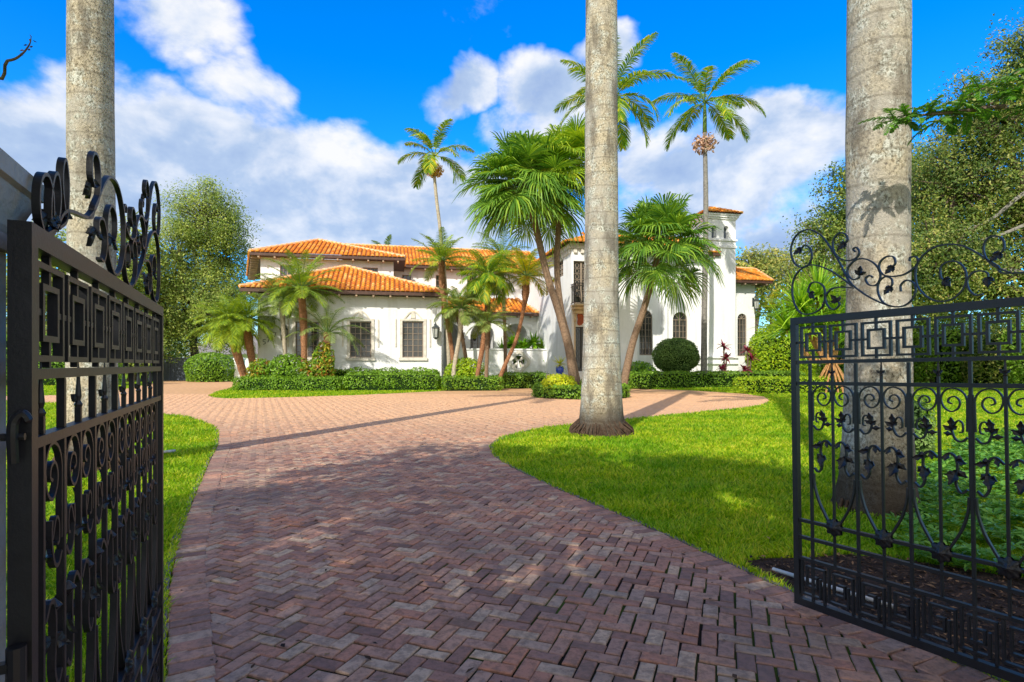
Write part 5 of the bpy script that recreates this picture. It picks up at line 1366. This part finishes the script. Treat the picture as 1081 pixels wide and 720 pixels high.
# blue pot on the entry terrace
ps = hs(591, -3.6); pw = O + E1 * ps + E2 * -3.6
ter = MB(); ter.bb(hs(582.5, -4.0), px0 - .22, -4.1, E_d - .03, -.05, .82); ter.build('entry_terrace', M['stone'], house)
pot = empty('glazed_pot', 'cobalt blue glazed pot beside the front door', 'pot', (pw[0], pw[1], .82))
m = MB(); m.lathe([(.14, 0), (.17, .02), (.22, .20), (.23, .36), (.20, .40), (.21, .43), (.19, .43), (.18, .36)], n=20); m.build('pot', M['pot'], pot, True)
sp_ = strap_plant('potted_plant', 'spiky plant with yellowish blades growing in the blue pot', 'plant', [(pw[0], pw[1], 1.38)], (pw[0], pw[1], 1.19), M['yellowbush'], .65, .05, 40, None, .3)
pp = MB(); a, b = G(816, 606.5), G(946, 648); pp.tube([(*a, .035), (*b, .035)], .012, 10); pp = pp.build('garden_pipe', M['pipe'], None, True); tag(pp, 'white plastic pipe lying on the mulch beside the right gate', 'pipe')
pp = MB(); a, b = G(168, 482), G(185, 480); pp.tube([(*a, .06), (*b, .06)], .02, 8); pp = pp.build('garden_pipe', M['pipe'], None, True); tag(pp, 'short pale pipe lying on the left lawn by the gate', 'pipe')

# ground cover beside the thick trunk
def cover():
    poly = [G(975, 505), G(1010, 475), G(1081, 456), (10, 11), (9, 4.0), (5, 2.9), G(1081, 622), G(1010, 608), G(950, 596), G(930, 575), G(962, 548)]
    p = np.stack([rng.uniform(2, 10, 16000), rng.uniform(2.6, 12, 16000)], -1); p = p[inside(p, poly)][:3200]
    n = len(p); k = 9
    c = np.repeat(np.concatenate([p, rng.uniform(.04, .17, (n, 1))], 1), k, 0)
    a = np.tile(np.arange(k) / k * 6.283, n) + np.repeat(rng.random(n) * 6, k); el = rng.uniform(.0, .9, n * k)
    d = np.stack([np.cos(a) * np.cos(el), np.sin(a) * np.cos(el), np.sin(el)], -1)
    L = rng.uniform(.06, .11, n * k)[:, None]; t = np.cross(d, [0, 0, 1.0]); t /= np.linalg.norm(t, axis=1)[:, None] + 1e-9
    t = t + .3 * rand_unit(n * k)
    mb = MB(); mb.polys(np.stack([c + d * L * .05, c + d * L * .55 + t * L * .2, c + d * L + np.array([0, 0, -.02]), c + d * L * .55 - t * L * .2], 1))
    tag(mb.build('ground_cover', M['cover']), kind='stuff')
cover()

# ------------------------------------------------------------------ background: fence, neighbour, trees
def fence(label, a, b, h):
    a = np.array(a); b = np.array(b); d = b - a; L = np.linalg.norm(d); rot = math.atan2(d[1], d[0])
    o = empty('board_fence', label, 'fence', (a[0], a[1], 0), (0, 0, rot))
    m = MB(); k = int(L / .16)
    for i in range(k): m.bb(i * .16, i * .16 + .152, -.012 - .004 * (i % 3), .012, 0, h + .02 * (i % 2))
    m.build('boards', M['fence'], o)
    for i in range(int(L / 2.2) + 1): m = MB(); m.bb(i * 2.2 - .06, i * 2.2 + .06, -.11, -.02, -.05, h + .12); m.build('post', M['fence'], o)
fence('blue grey board fence at the far left end of the drive', gp(150, 47.6), gp(252, 48.4), 1.95)
o = empty('white_pillar', 'short white pillar at the garage corner beside the fence', 'pillar', (*gp(253, 45.5), 0))
m = MB(); m.lathe([(.30, -.05), (.30, 1.75)], n=4, square=True); m.build('shaft', M['stucco'], o); m = MB(); m.lathe([(.36, 1.753), (.36, 1.85), (.1, 1.95)], n=4, square=True); m.build('cap', M['stucco'], o)
nx, ny = gp(196, 66); n2, _ = gp(264, 66)
nb_ = empty('neighbour_house', 'neighbour house with grey roof and white wall beyond the fence', 'house', (nx, ny, 0))
w = n2 - nx
m = MB(); m.bb(.4, w + 6, .6, 8, -.1, CH + (H0 - 373) / F * 66); m.build('wall', M['stucco'], nb_)
zl, zt = CH + (H0 - 374) / F * 66, CH + (H0 - 353) / F * 68
m = MB(); m.add([(0, 0, zl), (w + 6, 0, zl), (w + 6, 4.5, zt), (1.2, 4.5, zt), (0, 9, zl), (w + 6, 9, zl)], [(0, 1, 2, 3), (0, 3, 4), (3, 2, 5, 4)]); m.build('roof', M['greyroof'], nb_)
m = MB()
for i in range(3): m.bb(1.0 + i * 1.8, 1.9 + i * 1.8, .54, .58, 1.2, 2.1)
m.build('window', M['glass'], nb_)

def lobes(Y, spec, dy=1.0):
    """(photo column, row, half width px, half height px, clumps) at depth Y -> ellipsoids"""
    out = []
    for i, (x, y, rx, ry, n) in enumerate(spec):
        q = P(x, y, Y + dy * ((i % 3) - 1)); s = Y / F
        out.append((q[0], q[1], q[2], rx * s, rx * s * .9, ry * s, n))
    return out
tg = 'background trees around the garden'
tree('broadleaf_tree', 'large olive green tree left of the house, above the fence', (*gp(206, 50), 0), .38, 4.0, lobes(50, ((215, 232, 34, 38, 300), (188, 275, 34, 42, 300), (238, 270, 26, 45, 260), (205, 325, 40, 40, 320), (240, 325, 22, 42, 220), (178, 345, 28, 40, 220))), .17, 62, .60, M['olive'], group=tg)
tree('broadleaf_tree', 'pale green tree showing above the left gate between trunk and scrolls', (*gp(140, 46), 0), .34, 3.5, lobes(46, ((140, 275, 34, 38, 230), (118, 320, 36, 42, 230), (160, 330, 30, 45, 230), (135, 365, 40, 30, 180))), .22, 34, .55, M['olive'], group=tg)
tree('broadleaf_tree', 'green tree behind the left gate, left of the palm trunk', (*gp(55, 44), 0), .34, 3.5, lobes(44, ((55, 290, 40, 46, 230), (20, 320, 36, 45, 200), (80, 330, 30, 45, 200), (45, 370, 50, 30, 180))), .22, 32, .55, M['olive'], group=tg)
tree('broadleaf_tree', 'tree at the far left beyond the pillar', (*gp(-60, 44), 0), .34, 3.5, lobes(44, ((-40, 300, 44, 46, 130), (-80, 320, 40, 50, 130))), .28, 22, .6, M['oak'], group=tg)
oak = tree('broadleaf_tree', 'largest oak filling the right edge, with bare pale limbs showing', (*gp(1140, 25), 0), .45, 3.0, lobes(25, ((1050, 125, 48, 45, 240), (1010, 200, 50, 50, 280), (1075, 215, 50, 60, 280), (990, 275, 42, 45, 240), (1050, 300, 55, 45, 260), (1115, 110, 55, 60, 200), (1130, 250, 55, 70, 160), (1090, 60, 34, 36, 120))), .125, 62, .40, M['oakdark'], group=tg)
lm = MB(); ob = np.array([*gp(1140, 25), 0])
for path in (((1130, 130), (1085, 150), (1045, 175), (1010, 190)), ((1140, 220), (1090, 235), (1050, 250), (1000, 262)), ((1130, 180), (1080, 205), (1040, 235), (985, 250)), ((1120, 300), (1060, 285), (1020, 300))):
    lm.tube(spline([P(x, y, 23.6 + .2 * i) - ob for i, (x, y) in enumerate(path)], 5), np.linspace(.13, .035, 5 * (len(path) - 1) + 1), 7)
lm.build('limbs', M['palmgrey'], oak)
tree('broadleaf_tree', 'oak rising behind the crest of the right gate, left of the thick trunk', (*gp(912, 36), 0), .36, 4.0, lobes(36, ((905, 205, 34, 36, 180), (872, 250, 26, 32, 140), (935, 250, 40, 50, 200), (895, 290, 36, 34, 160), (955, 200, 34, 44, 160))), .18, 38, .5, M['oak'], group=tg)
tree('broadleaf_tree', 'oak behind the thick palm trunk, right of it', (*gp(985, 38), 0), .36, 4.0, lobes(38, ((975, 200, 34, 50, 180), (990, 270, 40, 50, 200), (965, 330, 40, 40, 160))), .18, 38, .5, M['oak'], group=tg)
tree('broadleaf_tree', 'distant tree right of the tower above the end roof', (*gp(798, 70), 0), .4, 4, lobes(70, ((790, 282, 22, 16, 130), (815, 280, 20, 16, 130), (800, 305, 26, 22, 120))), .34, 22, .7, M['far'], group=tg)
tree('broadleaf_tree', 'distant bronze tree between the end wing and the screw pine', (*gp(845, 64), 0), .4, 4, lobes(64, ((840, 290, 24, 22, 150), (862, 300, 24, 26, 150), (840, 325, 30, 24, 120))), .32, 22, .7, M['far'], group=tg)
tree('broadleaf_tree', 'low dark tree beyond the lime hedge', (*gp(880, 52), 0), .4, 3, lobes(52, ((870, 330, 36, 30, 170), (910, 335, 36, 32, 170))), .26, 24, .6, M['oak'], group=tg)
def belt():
    mb = MB()
    for x0, x1, Y, h in ((-75, -14, 78, 5.5), (22, 95, 80, 6.5)):
        n = 900
        c = np.stack([rng.uniform(x0, x1, n), Y + rng.normal(0, 2.0, n), np.zeros(n)], -1)
        top = h * (1 + .25 * np.sin(c[:, 0] * .45) + .15 * np.sin(c[:, 0] * 1.3 + 1)); c[:, 2] = rng.random(n) * top
        q = np.repeat(c, 22, 0) + rng.normal(0, .75, (n * 22, 3)); q[:, 2] = np.maximum(q[:, 2], .1)
        leaves(mb, q, .42, np.tile([-.2, -.5, .5], (len(q), 1)), .5, .55)
    tag(mb.build('distant_trees', M['far']), kind='stuff')
belt()
def litter():
    n = 900
    Y = np.exp(rng.uniform(math.log(2.2), math.log(16), n)); X = Y * rng.uniform(-.75, .75, n)
    p = np.stack([X, Y], -1); ond = inside(p, DRIVE)
    # most of it gathers along the left edge and the lawn
    keep = np.where(ond, rng.random(n) < np.where(X < -.35 * Y + .3, .5, .13), rng.random(n) < .22); p = p[keep]; ond = ond[keep]
    c = np.concatenate([p, np.where(ond, .021, .045)[:, None]], 1)
    mb = MB(); leaves(mb, c, .035, np.tile([0, 0, 1.0], (len(c), 1)), .75, .5, .5)
    tag(mb.build('fallen_leaves', M['chips']), kind='stuff')
litter()
# feathery branch reaching in from a tree outside the right edge
fb = np.array([6.6, 3.2, 0]); ft = empty('feathery_tree', 'tree outside the right edge whose feathery twigs cross the thick trunk', 'tree', fb)
tb = MB(); lf = MB(); st = MB()
tb.tube(spline([(0, 0, -.05), (-.1, .1, 2), (-.3, .5, 3.4), (-1.0, 1.0, 4.0)], 5), np.linspace(.16, .06, 16), 8)
for path in (((1170, 10), (1100, 62), (1050, 88), (1005, 108)), ((1130, 60), (1085, 85), (1040, 112), (985, 128)), ((1060, 112), (1010, 118), (968, 122), (940, 128)), ((1160, 40), (1110, 100), (1081, 120))):
    q = [P(x, y, 4.5) - fb for x, y in path]
    if path[0][0] > 1120: q = [np.array([-1.0, 1.0, 4.0])] + q
    s = spline(q, 6); tb.tube(s, np.linspace(.02, .004, len(s)), 5)
    for i in range(len(s) // 3, len(s), 1):
        for k in range(2):
            frond(lf, st, s[i], rng.random() * 6.283, rng.uniform(-.4, .5), rng.uniform(.16, .30), .7, .05, 16, .014, .2, .2, .3, .1)
tb.build('trunk', M['bark'], ft, True); c = lf.build('crown', M['feather'], ft); st.build('leaf_stems', M['shaft'], c)
# street trees behind the viewer: they throw the dappled shade over the drive
def street(label, x, y, spec, fork=3.2):
    return tree('street_tree', label, (x, y, 0), .28, fork, [(x + a, y + b, z, r, r, rz, int(n * .5)) for a, b, z, r, rz, n in spec], .15, 62, .27, M['oak'], group='street trees behind the viewer')
sl_ = street('street tree behind the viewer, left of the gates', -5.0, -2.6, ((1.1, 3.1, 5.5, 1.5, 1.0, 110), (.1, .6, 5.5, 1.5, 1.0, 115), (2.6, .6, 5.5, 1.5, 1.0, 115), (1.6, -1.6, 5.6, 1.6, 1.0, 130), (2.2, 2.2, 6.3, 1.3, .9, 70)))
tw = MB(); tb_ = np.array([-5.0, -2.6, 0])
q = spline([np.array([-4.3, .9, 5.2]), np.array([-4.1, 2.4, 4.3]), P(-30, 66, 4.0), P(8, 64, 4.0), P(22, 58, 4.0), P(31, 47, 4.0), P(33, 38, 4.0)], 5) - tb_
tw.tube(q, np.linspace(.018, .002, len(q)), 5)
for k in range(-12, -1): leaves(tw, q[k][None] + rng.normal(0, .012, (1, 3)), .03)
tw.build('twig', M['bark'], sl_)
street('street tree behind the viewer, right of the gates', 2.2, -5.2, ((-3.4, 1.3, 5.4, 1.5, 1.0, 70), (-2.4, 1.4, 5.6, 1.3, 1.0, 60), (-1.3, 2.6, 5.4, 1.4, .9, 85), (-.2, 1.0, 5.4, 1.3, .9, 60), (-4.85, 5.3, 5.5, .75, .5, 120), (-4.0, 4.3, 5.6, .6, .45, 101), (-2.6, 5.4, 5.5, .6, .4, 101), (-3.8, 2.6, 5.5, .55, .45, 87), (-1.9, 3.9, 5.7, .7, .5, 116)))

# ------------------------------------------------------------------ sky, sun, camera
SUN_AZ = math.atan2(-.38, -.925)               # direction towards the sun, clockwise from +Y
SUN_EL = R(36)
def sky():
    w = bpy.data.worlds.new('World'); SC.world = w; w.use_nodes = True; nt = w.node_tree
    bg = nt.nodes['Background']; bg.inputs['Strength'].default_value = .15
    s = nd(nt, 'ShaderNodeTexSky', sky_type='NISHITA'); s.sun_disc = False
    s.sun_elevation = SUN_EL; s.sun_rotation = SUN_AZ % (2 * math.pi); s.air_density = 1.0; s.dust_density = .3; s.ozone_density = 3.0
    hs_ = nd(nt, 'ShaderNodeHueSaturation'); hs_.inputs['Saturation'].default_value = 1.45; hs_.inputs['Value'].default_value = 1.75
    nt.links.new(s.outputs[0], hs_.inputs['Color'])
    blue = mixc(nt, 1.0, hs_.outputs[0], (.40, .93, 1.22), 'MULTIPLY')
    tc = nd(nt, 'ShaderNodeTexCoord'); D = tc.outputs['Generated']
    def mth(op, a, b=None, c=None):
        n = nd(nt, 'ShaderNodeMath', operation=op)
        for i, v in enumerate((a, b, c)):
            if v is None: continue
            if hasattr(v, 'is_linked'): nt.links.new(v, n.inputs[i])
            else: n.inputs[i].default_value = v
        return n.outputs[0]
    sp = nd(nt, 'ShaderNodeSeparateXYZ'); nt.links.new(D, sp.inputs[0])
    wob = noise(nt, 5, 4, .6, D)
    az = mth('ADD', mth('ARCTAN2', sp.outputs[0], sp.outputs[1]), mth('MULTIPLY_ADD', wob, .16, -.08))
    el = mth('ADD', mth('ARCSINE', sp.outputs[2]), mth('MULTIPLY_ADD', noise(nt, 6, 4, .6, D), .14, -.07))
    total = None
    def A(px): return math.atan2(px - CX, F)
    def Eh(px, py): return math.atan2(H0 - py, math.hypot(F, px - CX))
    blobs = [(205, 40, 85, 62, 1.0), (150, 20, 50, 40, .6), (260, 105, 75, 55, 1.0), (235, 190, 260, 95, 1.35), (30, 175, 160, 95, 1.2), (400, 215, 210, 80, 1.25), (490, 95, 55, 34, .85), (590, 95, 70, 50, .95), (660, 45, 45, 36, .9), (580, 165, 90, 60, .8),
             (775, 180, 130, 80, 1.35), (865, 150, 60, 55, 1.0), (690, 185, 70, 50, 1.0), (840, 245, 120, 55, .95), (435, 245, 60, 30, 1.2), (420, 258, 120, 30, 1.0), (620, 255, 220, 60, .9), (-250, 200, 300, 100, .8), (1400, 220, 300, 110, .8)]
    for (x, y, rx, ry, wgt) in blobs:
        a0, e0 = A(x), Eh(x, y); ra = abs(A(x + rx) - A(x - rx)) / 2; re = abs(Eh(x, y - ry) - Eh(x, y + ry)) / 2
        da = mth('MULTIPLY', mth('SUBTRACT', az, a0), 1 / ra); de = mth('MULTIPLY', mth('SUBTRACT', el, e0), 1 / re)
        r2 = mth('ADD', mth('MULTIPLY', da, da), mth('MULTIPLY', de, de))
        m = mth('MULTIPLY', mth('MAXIMUM', mth('SUBTRACT', 1.25, r2), 0), wgt / 1.25)
        total = m if total is None else mth('MAXIMUM', total, m)
    mp = nd(nt, 'ShaderNodeMapping'); mp.inputs['Scale'].default_value = (1, 1, 1.5); nt.links.new(D, mp.inputs[0])
    n1 = noise(nt, 5.5, 10, .60, mp.outputs[0], .15)
    mp2 = nd(nt, 'ShaderNodeMapping'); mp2.inputs['Scale'].default_value = (1, 1, 1.5); mp2.inputs['Location'].default_value = (.020, -.01, -.045); nt.links.new(D, mp2.inputs[0])
    n2 = noise(nt, 5.5, 5, .55, mp2.outputs[0], .15)
    dens = mth('ADD', mth('MULTIPLY_ADD', n1, 1.5, -.95), mth('MULTIPLY', total, .85))
    cov = nd(nt, 'ShaderNodeMapRange', interpolation_type='SMOOTHSTEP'); nt.links.new(dens, cov.inputs[0]); cov.inputs[1].default_value = .03; cov.inputs[2].default_value = .50
    lit = mth('MULTIPLY_ADD', mth('SUBTRACT', n1, n2), 2.8, .70)
    lit = mth('SUBTRACT', lit, mth('MULTIPLY', dens, .38))
    big = noise(nt, 2.6, 3, .5, D)
    lit = mth('ADD', lit, mth('MULTIPLY_ADD', big, 1.1, -.42))
    lowf = nd(nt, 'ShaderNodeMapRange', interpolation_type='SMOOTHSTEP'); nt.links.new(sp.outputs[2], lowf.inputs[0]); lowf.inputs[1].default_value = .42; lowf.inputs[2].default_value = .12
    lit = mth('SUBTRACT', lit, mth('MULTIPLY', lowf.outputs[0], .20))
    ccol = ramp(nt, lit, [(.05, (2.5, 3.4, 5.2)), (.4, (3.3, 4.2, 5.7)), (.75, (5.4, 5.8, 6.5)), (1.0, (6.7, 6.7, 6.7))])
    low = nd(nt, 'ShaderNodeMapRange'); nt.links.new(sp.outputs[2], low.inputs[0]); low.inputs[1].default_value = .13; low.inputs[2].default_value = .0; low.inputs[4].default_value = .85
    c = mixc(nt, mth('MAXIMUM', mth('MULTIPLY', cov.outputs[0], .96), low.outputs[0]), blue, ccol)
    # sky brightened behind the viewer, added as fill to lift the shade
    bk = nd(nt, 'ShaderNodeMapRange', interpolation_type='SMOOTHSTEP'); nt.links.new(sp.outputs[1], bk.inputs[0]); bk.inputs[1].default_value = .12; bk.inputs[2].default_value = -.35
    sky_fill = mth('MULTIPLY', bk.outputs[0], mth('MULTIPLY_ADD', n1, .6, .55))
    c = mixc(nt, mth('MINIMUM', sky_fill, 1.0), c, (8.6, 8.0, 7.2))
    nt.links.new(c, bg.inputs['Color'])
sky()
sl = bpy.data.lights.new('sun', 'SUN'); sl.energy = 4.8; sl.angle = R(.53); sl.color = (1.0, .945, .84)
so = bpy.data.objects.new('sun', sl); COL.objects.link(so)
dv_ = Vector((-.38 * math.cos(SUN_EL), -.925 * math.cos(SUN_EL), math.sin(SUN_EL)))
so.rotation_euler = dv_.to_track_quat('Z', 'Y').to_euler(); so.location = (-6, -14, 14)
cam = bpy.data.cameras.new('camera'); co = bpy.data.objects.new('camera', cam); COL.objects.link(co)
cam.sensor_width = 36; cam.lens = 36 * F / 1081; cam.shift_y = (H0 - 360) / 1081; cam.clip_start = .02; cam.clip_end = 4000
co.location = (0, 0, CH); co.rotation_euler = (R(90), 0, 0)
SC.camera = co
SC.render.resolution_x, SC.render.resolution_y = 1024, 682
SC.view_settings.view_transform = 'Standard'; SC.view_settings.look = 'None'; SC.view_settings.exposure = 0; SC.view_settings.gamma = 1
SC.cycles.max_bounces = 6; SC.cycles.transparent_max_bounces = 4; SC.cycles.use_denoising = True
